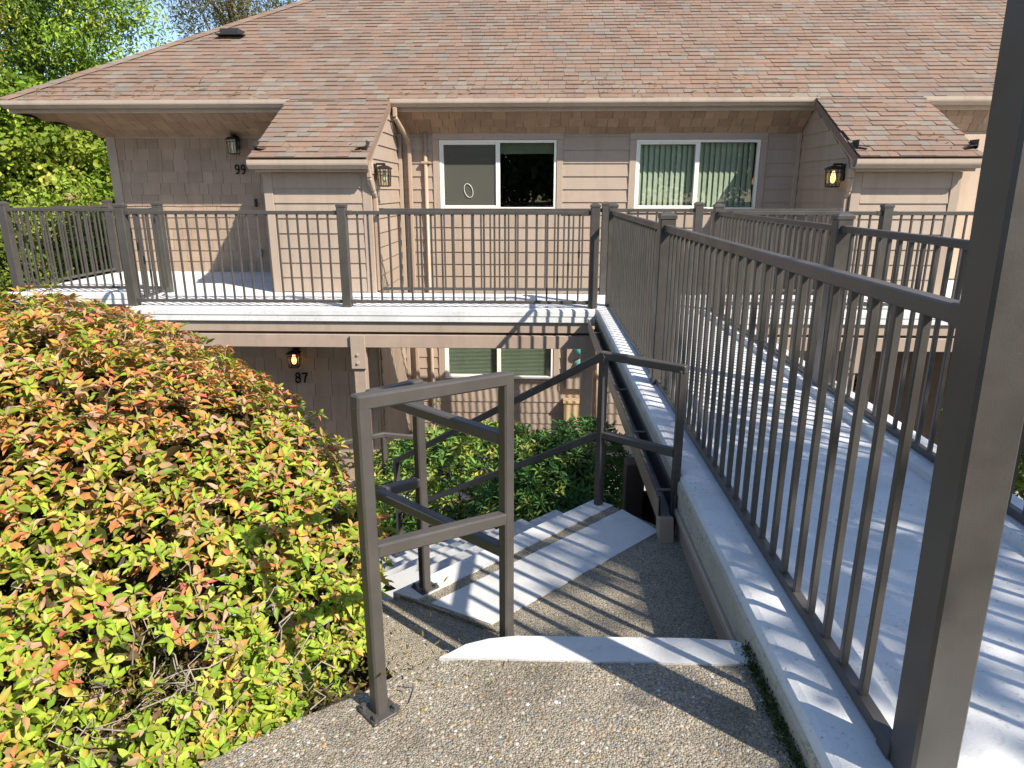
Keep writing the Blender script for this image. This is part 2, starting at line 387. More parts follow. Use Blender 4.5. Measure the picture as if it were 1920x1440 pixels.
# ------------------------------------------------------------------ path, landing, stairs
u = Vector((-.7071, .7071)); v = Vector((.7071, .7071))
def uv(a, b): p = u*a+v*b; return (p.x, p.y)
PZ = -.10; LZ = -.30
path_poly = [(-1.75, .2), (.69, .2), (.69, 1.775), (-.20, 1.775), (-.275, 1.765), (-.40, 1.70), (-.50, 1.61), (-.66, 1.50), (-1.0, 1.2)]
pth = prism('path', path_poly, -.6, PZ, 'aggregate'); tag(pth, 'pebbled exposed aggregate footpath at the top of the steps', None, None, 'structure')
def stone_field(name, inside, x0, x1, y0, y1, z, sp, s0, s1, parent, seed):
    rg = np.random.default_rng(seed)
    xs, ys = np.meshgrid(np.arange(x0, x1, sp), np.arange(y0, y1, sp)); P = np.stack([xs.ravel(), ys.ravel()], 1)
    P = P + rg.uniform(-.45, .45, P.shape)*sp; keep = np.array([inside(a, b) for a, b in P]); P = P[keep]; n = len(P)
    TV = [[0, 0, .5]]; TF = []
    for k in range(6):
        t = k*math.pi/3; TV.append([.36*math.cos(t), .36*math.sin(t), .36])
    for k in range(6):
        t = k*math.pi/3; TV.append([.5*math.cos(t), .5*math.sin(t), -.15])
    for k in range(6):
        k2 = (k+1) % 6; TF.append((0, 1+k, 1+k2)); TF.append((1+k, 7+k, 7+k2, 1+k2))
    an = rg.uniform(0, 6.28, n); L = np.clip(rg.lognormal(0, .38, n), .5, 2.1)*(s0+s1)*.31
    X = np.stack([np.cos(an), np.sin(an), rg.normal(0, .08, n)], 1); N = np.stack([rg.normal(0, .12, n), rg.normal(0, .12, n), np.ones(n)], 1)
    o = many(name, np.array(TV), TF, np.column_stack([P, np.full(n, z)]), X, N, L, L*rg.uniform(.6, .95, n), None, 'pebble', parent, True, Hz=L*rg.uniform(.25, .55, n))
    o['kind'] = 'stuff'; return o
def inpoly(poly):
    def f(x, y):
        r = False; n = len(poly)
        for i in range(n):
            x1, y1 = poly[i]; x2, y2 = poly[(i+1) % n]
            if (y1 > y) != (y2 > y) and x < (x2-x1)*(y-y1)/(y2-y1)+x1: r = not r
        return r
    return f
stone_field('pebble_surface', inpoly(path_poly), -1.1, .69, 1.0, 1.775, PZ-.0012, .0112, .010, .019, pth, 3)
# painted edge of the top step
def strip(name, pts_top, zt, zb, mat, parent):
    return prism(name, pts_top, zb, zt, mat, parent)
edge = [(-.285, 1.776)] + [(x, 1.776+R.uniform(-.004, .004)) for x in np.linspace(-.2, .62, 14)] + [(.70, 1.79), (.705, 1.85), (.64, 1.89), (.5, 1.897), (.2, 1.893), (-.05, 1.89), (-.14, 1.872), (-.21, 1.842), (-.255, 1.80)]
strip('painted_step_edge', edge, PZ+.006, -.6, 'white_paint', pth)
land_poly = [uv(2.115, 1.32), (-.30, 2.29), (-.01, 2.134), (.02, 1.86), (.72, 1.86), (.72, 2.95), (.60, 3.06), uv(2.125, 2.60)]
lnd = prism('stair_landing', land_poly, -2.72, LZ, 'aggregate'); tag(lnd, 'aggregate landing with white painted stripes beside the footbridge', None, None, 'structure')
stone_field('pebble_surface', lambda x, y: inpoly(land_poly)(x, y) and (-x+y)*.7071 < 1.69, -.5, .72, 1.88, 3.1, LZ-.002, .0135, .009, .016, lnd, 5)
stone_field('pebble_surface', lambda x, y: inpoly(land_poly)(x, y) and 1.957 < (-x+y)*.7071 < 2.012, -.7, .72, 2.0, 3.5, LZ-.002, .0135, .009, .016, lnd, 6)
def quad_strip(name, a0, a1, b0l, b0r, zt, zb, mat, parent):   # strip between two u values
    return prism(name, [uv(a1, b0l), uv(a0, b0l+.0), uv(a0, b0r), uv(a1, b0r)], zb, zt, mat, parent)
# wide stripe follows the skewed left edge of the landing
def left_v(a):   # landing left edge: v as a function of u
    return 1.32 + (2.115-a)*.32
prism('painted_stripe', [uv(1.955, left_v(1.955)+.012), uv(1.69, left_v(1.69)+.012), uv(1.69, 2.545), uv(1.955, 2.60)], LZ-.02, LZ+.005, 'white_paint', lnd)
prism('painted_step_edge', [uv(2.122, 1.315), uv(2.015, left_v(2.015)+.006), uv(2.015, 2.60), uv(2.13, 2.585)], LZ-.17, LZ+.006, 'white_paint', lnd)
blk = [(.01, 2.16), (-.29, 2.32), uv(2.09, 1.36), uv(2.11, 1.30), (-.66, 2.33), (-.56, 2.08), (-.44, 1.90), (-.27, 1.80), (-.14, 1.875), (-.03, 1.895)]
b_ = prism('edge_block', blk, -1.2, LZ-.014, 'aggregate'); tag(b_, 'rough aggregate kerb block beside the striped landing', 'kerb')
stone_field('pebble_surface', inpoly(blk), -.75, 0, 1.75, 2.5, LZ-.016, .0135, .010, .018, b_, 9)
st = empty('stairs', (*uv(3.0, 1.95), -1.42), 'concrete stairs with white painted treads going down beside the azalea', 'stairs')
NST = 7; RUN = .28; RISE = 1.12/NST
for k in range(NST):
    a0 = 2.122+k*RUN; z = LZ-(k+1)*RISE
    s_ = prism('step', [uv(a0+RUN, 1.30), uv(a0-.02, 1.30), uv(a0-.02, 2.585), uv(a0+RUN, 2.585)], -2.7, z-.006, 'grey_concrete', st)
    prism('painted_tread', [uv(a0+RUN+.012, 1.295), uv(a0+.004, 1.295), uv(a0+.004, 2.59), uv(a0+RUN+.012, 2.59)], z-.06, z, 'white_paint_shaded', s_)
MZ = LZ-1.12-.012
ml = prism('lower_landing', [uv(2.11+7*RUN+1.2, 1.3), uv(2.13+7*RUN, 1.3), uv(2.13+7*RUN, 2.75), uv(2.11+7*RUN+1.2, 2.95)], -2.72, MZ, 'grey_concrete')
tag(ml, 'grey concrete landing at the foot of the stairs', None, None, 'structure')
pt = prism('patio', [(-8, 6.2), (8, 6.2), (8, 11), (-8, 11)], -2.9, -2.66, 'grey_concrete'); tag(pt, 'concrete patio under the balcony deck', None, None, 'structure')

# ------------------------------------------------------------------ balcony deck
dk = empty('balcony_deck', (-1, 8.2, 0), 'white coated balcony deck on brown beams along the upper floor', 'deck')
deck_poly = [(-4.68, 7.60), (8.5, 7.60), (8.5, 8.85), (3.86, 8.85), (-2.09, 8.85), (-2.09, 8.84), (-3.41, 8.84), (-3.41, 11.13), (-6.86, 11.13), (-6.86, 8.70), (-4.68, 8.70)]
prism('slab', deck_poly, -.15, 0, 'white_deck', dk)
prism('slab', [(5.12, 8.85), (8.5, 8.85), (8.5, 11.13), (5.12, 11.13)], -.15, -.001, 'white_deck', dk)
lip = [(0, .004), (-.012, .004), (-.024, -.004), (-.03, -.02), (-.03, -.075), (-.022, -.085), (-.022, -.145), (-.014, -.153), (0, -.153)]
for (x0, x1, yy) in ((-4.72, .66, 7.60), (2.13, 8.5, 7.60), (-6.9, -4.70, 8.70)):
    V, Fc = extr_x([(yy+a, b) for a, b in lip], x0, x1); add('slab_edge', V, Fc, 'white_deck', dk)
    box('fascia_board', x0+.02, x1-.02, yy+.012, yy+.05, -.275, -.158, 'trim', dk)
    box('groove_board', x0+.02, x1-.02, yy+.06, yy+.09, -.32, -.26, 'under_dark', dk)
box('slab_edge', -4.725, -4.685, 7.575, 8.70, -.15, .003, 'white_deck', dk)
for (x0, x1) in ((-4.7, -2.05), (-2.045, .62), (2.2, 5.2), (5.205, 8.4)):
    box('beam', x0, x1, 7.60, 7.69, -.455, -.306, 'beam', dk)
box('beam', -6.8, -4.75, 8.75, 8.84, -.455, -.306, 'beam', dk)
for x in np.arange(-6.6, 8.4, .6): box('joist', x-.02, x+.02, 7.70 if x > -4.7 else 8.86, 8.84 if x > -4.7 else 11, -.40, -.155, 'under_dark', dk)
box('beam', -4.7, 8.4, 8.70, 8.80, -.40, -.16, 'beam', dk)
for (x, yy) in ((-2.03, 7.645), (.60, 7.68), (3.55, 7.645), (-6.7, 8.80)):
    p = box('support_post', x-.07, x+.07, yy-.055, yy+.075, -2.66, -.456, 'beam', dk, .008)
    pl = box('steel_plate', x-.085, x+.085, yy-.085, yy-.060, -.70, -.30, 'trim', dk, .004)
    for zz in (-.53, -.63):
        V, Fc = tube_vf([(x-.01, yy-.083, zz), (x-.01, yy-.092, zz)], .022, 14); Vh, Fh = tube_vf([(x-.01, yy-.09, zz), (x-.01, yy-.105, zz)], .011, 6)
        add('bolt', *join([(V, Fc), (Vh, Fh)]), 'trim', pl)

# ------------------------------------------------------------------ footbridge
fb = empty('footbridge', (1.4, 4.5, 0), 'white concrete footbridge with raised kerbs crossing to the balcony', 'bridge')
BX0, BX1 = .685, 2.13; BY0, BY1 = .6, 7.585
box('slab', BX0+.06, BX1-.06, BY0, BY1, -.26, -.045, 'white_deck', fb, .004)
kerb = [(BX0, -.155), (BX0+.26, -.155), (BX0+.26, -.012), (BX0+.25, 0), (BX0+.035, 0), (BX0+.015, -.006), (BX0+.004, -.022)]
V, Fc = extr_y([(x, z) for x, z in kerb], BY0, BY1); add('kerb', V, Fc, 'white_deck', fb)
V, Fc = extr_y([(BX0+BX1-x, z) for x, z in kerb][::-1], BY0, BY1); add('kerb', V, Fc, 'white_deck', fb)
box('kerb_face', BX0-.006, BX0+.03, BY0, BY1-.01, -.165, -.035, 'dirty_curb', fb, .012)
box('trim_strip', BX0-.018, BX0+.02, BY0, BY1-.02, -.20, -.167, 'gutter', fb)
box('fascia_board', BX0-.004, BX0+.035, BY0, BY1-.02, -.46, -.203, 'beam', fb)
box('fascia_board', BX1-.035, BX1+.004, BY0, BY1-.02, -.46, -.157, 'beam', fb)
for yj in (3.95, 6.2): box('joint_line', BX0+.262, BX1-.262, yj, yj+.006, -.046, -.0435, 'dirty_curb', fb, .0005)
for (x, yy, zt_) in ((.59, 3.76, -.245), (1.95, 3.62, -.462)):
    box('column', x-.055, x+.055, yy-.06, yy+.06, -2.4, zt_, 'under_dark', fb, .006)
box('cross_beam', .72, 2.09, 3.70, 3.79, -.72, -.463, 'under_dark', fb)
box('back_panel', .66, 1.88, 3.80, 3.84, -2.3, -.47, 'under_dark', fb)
# open drain gutter along the left side
gt = empty('drain_gutter', (.6, 5.1, -.3), 'open dark metal drain gutter hung along the footbridge edge', 'gutter')
gp = [(.672, -.21), (.665, -.21), (.660, -.325), (.560, -.335), (.548, -.30), (.540, -.215), (.522, -.205), (.522, -.198), (.548, -.203), (.556, -.295), (.566, -.322), (.652, -.313), (.657, -.20), (.672, -.20)]
gq = lambda L: [(.582+(a-.522)*.62, b+.10) for a, b in L]
V, Fc = extr_y(gq(gp)[::-1], 2.97, 7.56); add('channel', V, Fc, 'rail_paint', gt)
V, Fc = extr_y(gq([(.523, -.209), (.533, -.209), (.537, -.30), (.545, -.336), (.537, -.338), (.528, -.30)]), 2.97, 7.56); add('front_lip', V, Fc, 'downspout', gt)
for yy in (3.03, 3.85, 4.75, 5.75, 6.8): box('strap', .587, .672, yy, yy+.025, -.106, -.099, 'rail_paint', gt, .001)
bar('outlet', (.62, 2.96, -.20), (.625, 2.88, -.46), .07, .08, 'downspout', gt)

# ------------------------------------------------------------------ railings
PK = {}
def picket_mesh(h):
    k = round(h, 3)
    if k not in PK:
        V, Fc = cbox_vf(.0205, .0205, h, .0025); me = bpy.data.meshes.new('picket'); me.from_pydata(V.tolist(), [], [tuple(f) for f in Fc]); me.materials.append(M['rail_paint']); PK[k] = me
    return PK[k]
CAPV = None
def cap_vf(x, y, z, s):
    V = []; rings = [(s/2+.004, 0), (s/2+.004, .022), (s/2-.004, .030), (s/2-.022, .040), (.008, .044)]
    for r, h in rings:
        V += [(x-r, y-r, z+h), (x+r, y-r, z+h), (x+r, y+r, z+h), (x-r, y+r, z+h)]
    Fc = [[3, 2, 1, 0]]
    for i in range(len(rings)-1):
        for k in range(4): Fc.append([i*4+k, i*4+(k+1) % 4, (i+1)*4+(k+1) % 4, (i+1)*4+k])
    Fc.append([len(V)-4, len(V)-3, len(V)-2, len(V)-1]); return V, Fc
def post(root, x, y, z0, z1, s=.10):
    p = box('post', x-s/2, x+s/2, y-s/2, y+s/2, z0, z1, 'rail_paint', root, .006)
    V, Fc = cap_vf(x, y, z1-.002, s); add('post_cap', V, Fc, 'rail_paint', p); return p
def railing(label, p0, p1, stops, z0=0., zb=.045, ztop=1.066, oc=.1145, posts=None, lead0=.05, lead1=.05, pt=1.108):
    """run from p0 to p1; stops = distances of posts"""
    a = Vector((*p0, 0)); b = Vector((*p1, 0)); d = (b-a); L = d.length; d.normalize()
    r = empty('guard_railing', (p0[0], p0[1], z0), label, 'railing', 'guard railings of the balcony and footbridge')
    for s in (stops if posts is None else posts): q = a+d*s; post(r, q.x, q.y, z0-.002, z0+pt)
    for s0, s1 in zip(stops[:-1], stops[1:]):
        q0 = a+d*(s0+lead0); q1 = a+d*(s1-lead1)
        for nme, zc, hh, ww in (('top_rail', ztop-.02, .04, .044), ('bottom_rail', zb+.017, .034, .036)):
            V1 = [bar_vf((q0.x, q0.y, z0+zc), (q1.x, q1.y, z0+zc), ww, hh, .004)]
            for (qq, sg) in ((q0, 1), (q1, -1)):
                e = qq+d*(.055*sg); V1.append(bar_vf((qq.x, qq.y, z0+zc), (e.x, e.y, z0+zc), ww+.007, hh+.007, .003))
            add(nme, *join(V1), 'rail_paint', r)
        n = max(1, round((s1-s0-.1)/oc)); h = ztop-.04-(zb+.034)+.006; me = picket_mesh(h)
        for k in range(1, n):
            q = a+d*(s0+.05+(s1-s0-.1)*k/n); link('picket', me, (q.x, q.y, z0+zb+.031+h/2), r)
    return r
RY = 7.70
railing('grey picket railing on the balcony edge in front of the left window', (-4.64, RY), (.64, RY), [0, 2.49, 5.28])
railing('grey picket railing set back at the balcony end below the number 99', (-6.80, 8.76), (-4.80, 8.76), [0, 2.0])
railing('grey picket railing closing the side of the porch by the trees', (-6.80, 8.76), (-6.80, 10.98), [0, 2.2], posts=[2.2])
railing('short grey picket return railing joining two balcony railings', (-4.64, RY), (-4.74, 8.66), [0, .93], posts=[], lead1=.0)
railing('grey picket railing along the inner edge above the light well', (-2.02, 8.77), (3.80, 8.77), [0, 2.88, 4.02, 5.82], posts=[2.88, 4.02])
railing('grey picket railing on the balcony edge in front of the right storage bay', (2.06, RY), (8.0, RY), [0, 1.70, 4.2, 5.9], posts=[1.70, 4.2])
bl = railing('dark picket railing on the left kerb of the footbridge with a tall end post', (.85, 7.86), (.85, 1.335), [0, 3.27, 6.525], zb=.005, posts=[0, 3.27], oc=.117, lead1=-.01)
# tall end post, slightly out of plumb
V, Fc = bb(.815, .915, 1.238, 1.338, -.3, 2.7, .007); V = V.copy(); V[:, 0] += .021-.022*(V[:, 2]/1.0); 
add('tall_post', V, Fc, 'rail_paint', bl)
railing('dark picket railing on the right kerb of the footbridge', (1.96, 7.66), (1.96, .70), [0, 3.10, 6.9], zb=.005, posts=[0, 3.10], oc=.117)

# ------------------------------------------------------------------ stair handrails
def rail_path(root, name, pts, s=.038, mat='rail_paint'):
    return add(name, *join([bar_vf(p, q, s, s, .005) for p, q in zip(pts[:-1], pts[1:])]), mat, root)
def hpost(root, x, y, z0, z1, s=.038, plate=True, rot=45):
    V, Fc = cbox_vf(s, s, z1-z0, .005); a = math.radians(rot); c, si = math.cos(a), math.sin(a)
    Rm = np.array([[c, si, 0], [-si, c, 0], [0, 0, 1]])
    p = add('post', V @ Rm + np.array([x, y, (z0+z1)/2]), Fc, 'rail_paint', root)
    if plate:
        V, Fc = cbox_vf(.086, .086, .008, .002); pl = add('base_plate', V @ Rm+np.array([x, y, z0+.006]), Fc, 'rail_paint', p)
        for i in (-1, 1):
            for j in (-1, 1):
                o = np.array([i*.031, j*.031, 0]) @ Rm
                A = tube_vf([(x+o[0], y+o[1], z0+.008), (x+o[0], y+o[1], z0+.013)], .013, 8); B = tube_vf([(x+o[0], y+o[1], z0+.012), (x+o[0], y+o[1], z0+.024)], .008, 6)
                add('bolt', *join([A, B]), 'rail_paint', p)
    return p
A_, B_, E_, C_ = (-.419, 1.55), (-.085, 1.93), (-.585, 2.335), (-.445, 2.470)
h1 = empty('stair_handrail', (A_[0], A_[1], PZ), 'welded square tube handrail turning round the top of the stairs by the azalea', 'handrail')
hpost(h1, *A_, PZ, .79); hpost(h1, *B_, LZ, .745, plate=False); hpost(h1, *C_, LZ, .575, rot=45)
def ext(p, q, e=.019):
    d = (Vector(q)-Vector(p)).normalized()*e; return tuple(Vector(p)-d), tuple(Vector(q)+d)
def rp(name, p, q, e0=.019): a, b = ext(p, q, e0); return rail_path(h1, name, [a, b])
rp('top_rail', (*A_, .795), (*B_, .752)); rp('mid_rail', (*A_, .395), (*B_, .305), -.015)
rp('top_rail', (B_[0]-.01, B_[1]+.008, .562), (*E_, .575), .0); rp('mid_rail', (B_[0]-.01, B_[1]+.008, .185), (*E_, .19), .0)
rp('top_rail', (*E_, .576), (*C_, .577)); rp('mid_rail', (*E_, .191), (*C_, .18), 0.0)
F_ = (.337, 3.275); G_ = (.672, 3.02); T_ = (-1.007, 4.614)
h2 = empty('stair_handrail', (F_[0], F_[1], LZ), 'dark sloping handrail descending beside the green laurel shrub', 'handrail')
def rp2(root, name, p, q, e0=.019): a, b = ext(p, q, e0); return rail_path(root, name, [a, b])
hpost(h2, *F_, LZ, .50, plate=False); hpost(h2, *G_, -.55, .50, plate=False, rot=0)
hpost(h2, *T_, MZ, -.62, plate=False)
rp2(h2, 'top_rail', (*F_, .505), (*G_, .505)); rp2(h2, 'mid_rail', (*F_, .095), (*G_, .095), -.01)
rp2(h2, 'sloping_rail', (*F_, .502), (*T_, -.617)); rp2(h2, 'sloping_rail', (*F_, .095), (*T_, -1.02), -.01)
Q_ = (-1.218, 5.146)
h3 = empty('stair_handrail', (*Q_, MZ), 'low dark corner handrail on the lower landing near unit 87', 'handrail')
hpost(h3, *Q_, MZ, -.61, plate=False)
rp2(h3, 'top_rail', (*Q_, -.612), (Q_[0]-.62, Q_[1]-.45, -.612)); rp2(h3, 'top_rail', (*Q_, -.612), (Q_[0]+.60, Q_[1]+.10, -.70))
rp2(h3, 'mid_rail', (*Q_, -.97), (Q_[0]-.62, Q_[1]-.45, -.97), -.01); rp2(h3, 'mid_rail', (*Q_, -.97), (Q_[0]+.60, Q_[1]+.10, -1.06), -.01)

# ------------------------------------------------------------------ the building
bd = empty('townhouse', (-1, 10.7, -2.66), 'taupe sided two storey townhouse with reddish shingle roof', 'building')
AY = 10.70; XL, XR = -2.09, 3.86; FY = 8.83; NY = 11.13; EX = .186
def gquad(name, c4, th, nrm, mat, parent, lap=.012, c=0):
    """wedge slab from four corners (bottom-left, bottom-right, top-right, top-left); bottom edge proud"""
    nrm = Vector(nrm); b = [Vector(p) for p in c4]
    f = [b[0]+nrm*lap, b[1]+nrm*lap, b[2]+nrm*th, b[3]+nrm*th]
    V = [list(p) for p in b]+[list(p) for p in f]
    Fc = [[4, 5, 6, 7], [3, 2, 1, 0], [0, 1, 5, 4], [1, 2, 6, 5], [2, 3, 7, 6], [3, 0, 4, 7]]
    return add(name, V, Fc, mat, parent)
def lap_wall(parent, O, A, Nn, a0, a1, z0, z1, cuts=(), top=None, mat='siding', ex=EX):
    """horizontal lap boards on a wall; top(a)->z clips sloping gable; cuts=(a0,a1,z0,z1)"""
    O = Vector(O); A = Vector(A)
    z = z0
    while z < z1-.02:
        zt = min(z+ex, z1); segs = [(a0, a1)]
        for (c0, c1, d0, d1) in cuts:
            if d0 < zt-.01 and d1 > z+.01:
                ns = []
                for (s0, s1) in segs:
                    if c1 <= s0 or c0 >= s1: ns.append((s0, s1)); continue
                    if c0-s0 > .02: ns.append((s0, c0))
                    if s1-c1 > .02: ns.append((c1, s1))
                segs = ns
        for (s0, s1) in segs:
            b0, b1, t0, t1 = s0, s1, s0, s1
            if top:
                inv = top  # function giving min a for height z
                b0 = max(s0, inv(z)); t0 = max(s0, inv(zt+.012))
                if b1-b0 < .03: continue
                t0 = min(t0, b1-.005)
            P = lambda a, zz: O+A*a+Vector((0, 0, zz))
            gquad('lap_board', [P(b0, z-.006), P(b1, z-.006), P(t1, zt+.012), P(t0, zt+.012)], .006, Nn, mat, parent, .023)
        z = zt
# --- wall backing
def wall(name, x0, x1, y0, y1, z0, z1, mat='siding'): return box(name, x0, x1, y0, y1, z0, z1, mat, bd, .001)
W1 = (-1.46, .29, 1.0, 2.0); W2 = (1.46, 3.27, 1.0, 2.0); W3 = (-1.46, .29, -1.66, -.66)
def backing(x0, x1, z0, z1, holes, y0, y1):
    xs = sorted({x0, x1, *[h[0] for h in holes], *[h[1] for h in holes]}); parts = []
    for xa, xb in zip(xs[:-1], xs[1:]):
        hs = sorted([h for h in holes if h[0] <= xa+1e-6 and h[1] >= xb-1e-6], key=lambda h: h[2]); z = z0
        for h in hs:
            if h[2] > z: parts.append(bb(xa, xb, y0, y1, z, h[2], .0005))
            z = h[3]
        if z1 > z: parts.append(bb(xa, xb, y0, y1, z, z1, .0005))
    return join(parts)
wa = add('wall', *backing(XL-.1, XR+.1, -2.66, 2.4, [W1, W2, W3], AY, AY+.12), 'siding', bd)
CAS = .095
cuts = [(h[0]-CAS, h[1]+CAS, h[2]-CAS*.45, h[3]+CAS) for h in (W1, W2, W3)]
lap_wall(wa, (0, AY, 0), (1, 0, 0), (0, -1, 0), XL+.09, XR-.07, -2.60, 2.09, cuts)
def roofz(y): return 1.66+.556*(y-8.6)
# alcove side walls (left one faces right, right one faces left)
for (xx, nn, nmx) in ((XL, 1, 'left'), (XR, -1, 'right')):
    ws = add('wall', [(xx-.12*nn, FY+.1, -2.66), (xx, FY+.1, -2.66), (xx, AY, -2.66), (xx-.12*nn, AY, -2.66), (xx-.12*nn, FY+.1, roofz(FY+.1)-.08), (xx, FY+.1, roofz(FY+.1)-.08), (xx, AY, roofz(AY)-.08), (xx-.12*nn, AY, roofz(AY)-.08)],
             [[0, 3, 2, 1], [4, 5, 6, 7], [0, 1, 5, 4], [1, 2, 6, 5], [2, 3, 7, 6], [3, 0, 4, 7]], 'siding', bd)
    lap_wall(ws, (xx, 0, 0), (0, 1, 0), (nn, 0, 0), FY+.09, AY-.06, -2.60, 2.36, (), lambda z: 8.6+(z-1.66+.22)/.556)
    # rake trim following the roof slope
    y0, y1 = FY-.05, 10.30
    gquad('rake_trim', [(xx, y0, roofz(y0)-.20), (xx, y1, roofz(y1)-.20), (xx, y1, roofz(y1)-.05), (xx, y0, roofz(y0)-.05)], .026, (nn, 0, 0), 'trim', bd, .026)
    box('corner_trim', xx-.001*nn, xx+.022*nn, FY-.022, FY+.085, .003, roofz(FY)-.2, 'trim', bd)
    box('inner_corner_trim', xx+.018*nn, xx+.075*nn, AY-.055, AY-.002, -2.6, 2.09, 'trim', bd)
# bump-out fronts
for (x0, x1) in ((-3.41, XL), (XR, 5.12)):
    wf = box('wall', x0, x1, FY, FY+.1, -.14, 1.60, 'siding', bd, .001)
    lap_wall(wf, (0, FY, 0), (1, 0, 0), (0, -1, 0), x0+.10, x1-.10, .02, 1.30)
    box('corner_trim', x0-.02, x0+.095, FY-.026, FY-.001, .004, 1.50, 'trim', bd); box('corner_trim', x1-.095, x1+.02, FY-.026, FY-.001, .004, 1.50, 'trim', bd)
    box('frieze_board', x0+.097, x1-.097, FY-.022, FY-.001, 1.31, 1.50, 'trim', bd)
# outer side walls of bump-outs
for (xa, xb, ye) in ((-3.405, -3.31, NY), (5.02, 5.115, 10.45)):
    pr = [(FY+.101, 0), (ye, 0), (ye, 2.42), (10.3, 2.42), (FY+.101, roofz(FY+.1)-.12)]
    V, Fc = extr_x(pr, xa, xb); add('wall', V, Fc, 'siding', bd)
# shakes
def shake_panel(parent, O, A, B, Nn, a0f, a1f, rows, hrow, mat, name, wmin=.11, wmax=.27, seed=1, cuts=()):
    rg = random.Random(seed); O = Vector(O); A = Vector(A); B = Vector(B)
    for k in range(rows):
        b0, b1 = k*hrow, (k+1)*hrow
        a = a0f(b0)-rg.uniform(0, wmin); end = a1f(b0)
        while a < end-.02:
            w_ = rg.uniform(wmin, wmax); s0 = max(a, a0f((b0+b1)/2)); s1 = min(a+w_-.005, end)
            if s1-s0 > .03:
                j = rg.uniform(-.004, .004); P = lambda q, h: O+A*q+B*h
                gquad(name, [P(s0, b0-.004+j), P(s1, b0-.004+j), P(s1, b1+.01), P(s0, b1+.01)], .006, Nn, mat, parent, .018+rg.uniform(0, .006))
            a += w_
nw = box('wall', -6.74, -3.41, NY, NY+.12, -2.66, 2.5, 'shake', bd, .001)
shake_panel(nw, (0, NY, 0), (1, 0, 0), (0, 0, 1), (0, -1, 0), lambda b: -6.61, lambda b: -3.43, 12, .1745, 'shake', 'shake', .13, .29, 3)
box('corner_trim', -6.76, -6.615, NY-.028, NY-.001, 0, 2.10, 'trim', bd); box('frieze_board', -6.61, -3.43, NY-.03, NY-.002, 2.065, 2.13, 'trim', bd)
box('wall', -6.75, -6.63, NY+.12, 17, -2.66, 2.5, 'siding', bd, .001)
lo = box('wall', -6.7, XL, FY+.002, FY+.09, -2.66, -.155, 'shake', bd, .001)
shake_panel(lo, (0, FY+.002, -2.3), (1, 0, 0), (0, 0, 1), (0, -1, 0), lambda b: -4.35, lambda b: XL-.02, 11, .178, 'shake', 'shake', .13, .30, 5)
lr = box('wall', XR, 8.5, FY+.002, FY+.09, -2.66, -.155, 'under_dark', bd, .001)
# right porch: sunlit plain door wall
NR = 10.45; rw = box('wall', 5.125, 8.5, NR, NR+.1, -.0, 2.4, 'cream', bd, .001)
dr = box('door', 5.60, 6.5, NR-.045, NR-.001, .02, 2.04, 'cream', bd, .006)
V, Fc = tube_vf([(5.72, NR-.045, .93), (5.72, NR-.09, .93)], .014, 10); V2, F2 = tube_vf([(5.72, NR-.085, .93), (5.72, NR-.10, .93), (5.72, NR-.13, .93), (5.72, NR-.145, .93)], [.02, .03, .03, .015], 12)
add('door_knob', *join([(V, Fc), (V2, F2)]), 'brass', dr, True)
# soffit flares (shingled) + fascia + gutter
EY = 10.27; EZ0, EZ1 = 2.36, 2.50
def flare(x0f, x1f, yw, zw, seed, xa, xb):
    P0 = Vector((0, yw, zw)); P1 = Vector((0, EY+.03, EZ0+.02)); Bv = (P1-P0); L = Bv.length; Bv.normalize(); Nn = Vector((0, -Bv.z, Bv.y))
    if Nn.z > 0: Nn = -Nn
    V = [(x0f(0), yw, zw+.02), (x1f(0), yw, zw+.02), (x1f(L), EY+.03, EZ0+.04), (x0f(L), EY+.03, EZ0+.04)]
    sp = add('soffit', V, [[0, 1, 2, 3]], 'soffit_shake', bd)
    shake_panel(sp, P0, (1, 0, 0), Bv, Nn, x0f, x1f, 3, L/3, 'soffit_shake', 'soffit_shake', .12, .24, seed)
    return L
flare(lambda b: XL+.03, lambda b: XR-.03, AY, 2.09, 21, 0, 0)
flare(lambda b: -6.74-.86*min(1, b/.90), lambda b: -3.43, NY, 2.10, 22, 0, 0)
flare(lambda b: 5.14, lambda b: 8.5, NR, 2.10, 23, 0, 0)
add('soffit', [(-6.74, NY, 2.11), (-7.58, EY, EZ0), (-7.58, 17, EZ0), (-6.74, 17, 2.11)], [[0, 1, 2, 3]], 'soffit_shake', bd)
def gutter_at(x0, x1, y, z, s=1.0, name='gutter'):
    pr = [(0, 0), (-.075, 0), (-.095, .03), (-.112, .045), (-.116, .062), (-.116, .105), (-.102, .105), (-.104, .06), (-.09, .045), (-.07, .012), (-.006, .012), (-.006, .10), (0, .10)]
    V, Fc = extr_x([(y+a*s, z+b*s) for a, b in pr], x0, x1)
    return add(name, V, Fc, 'gutter', bd)
for (x0, x1) in ((-7.62, -3.47), (XL+.03, XR-.02), (5.22, 8.6)):
    box('fascia_board', x0+.02 if x0 < -7 else x0, x1, EY-.012, EY+.02, EZ0-.01, EZ1-.035, 'gutter', bd); gutter_at(x0, x1, EY-.014, EZ1-.095)
box('fascia_board', -7.60, -7.57, EY+.022, 17, EZ0-.01, EZ1-.03, 'gutter', bd)
for (x0, x1) in ((-3.52, -2.04), (3.76, 5.24)):
    box('fascia_board', x0+.05, x1-.03, FY-.145, FY-.115, 1.50, 1.60, 'gutter', bd); gutter_at(x0, x1, FY-.147, 1.535, 1.0)
    box('eave_board', x0+.06, x1-.04, FY-.11, FY-.03, 1.505, 1.53, 'trim', bd)
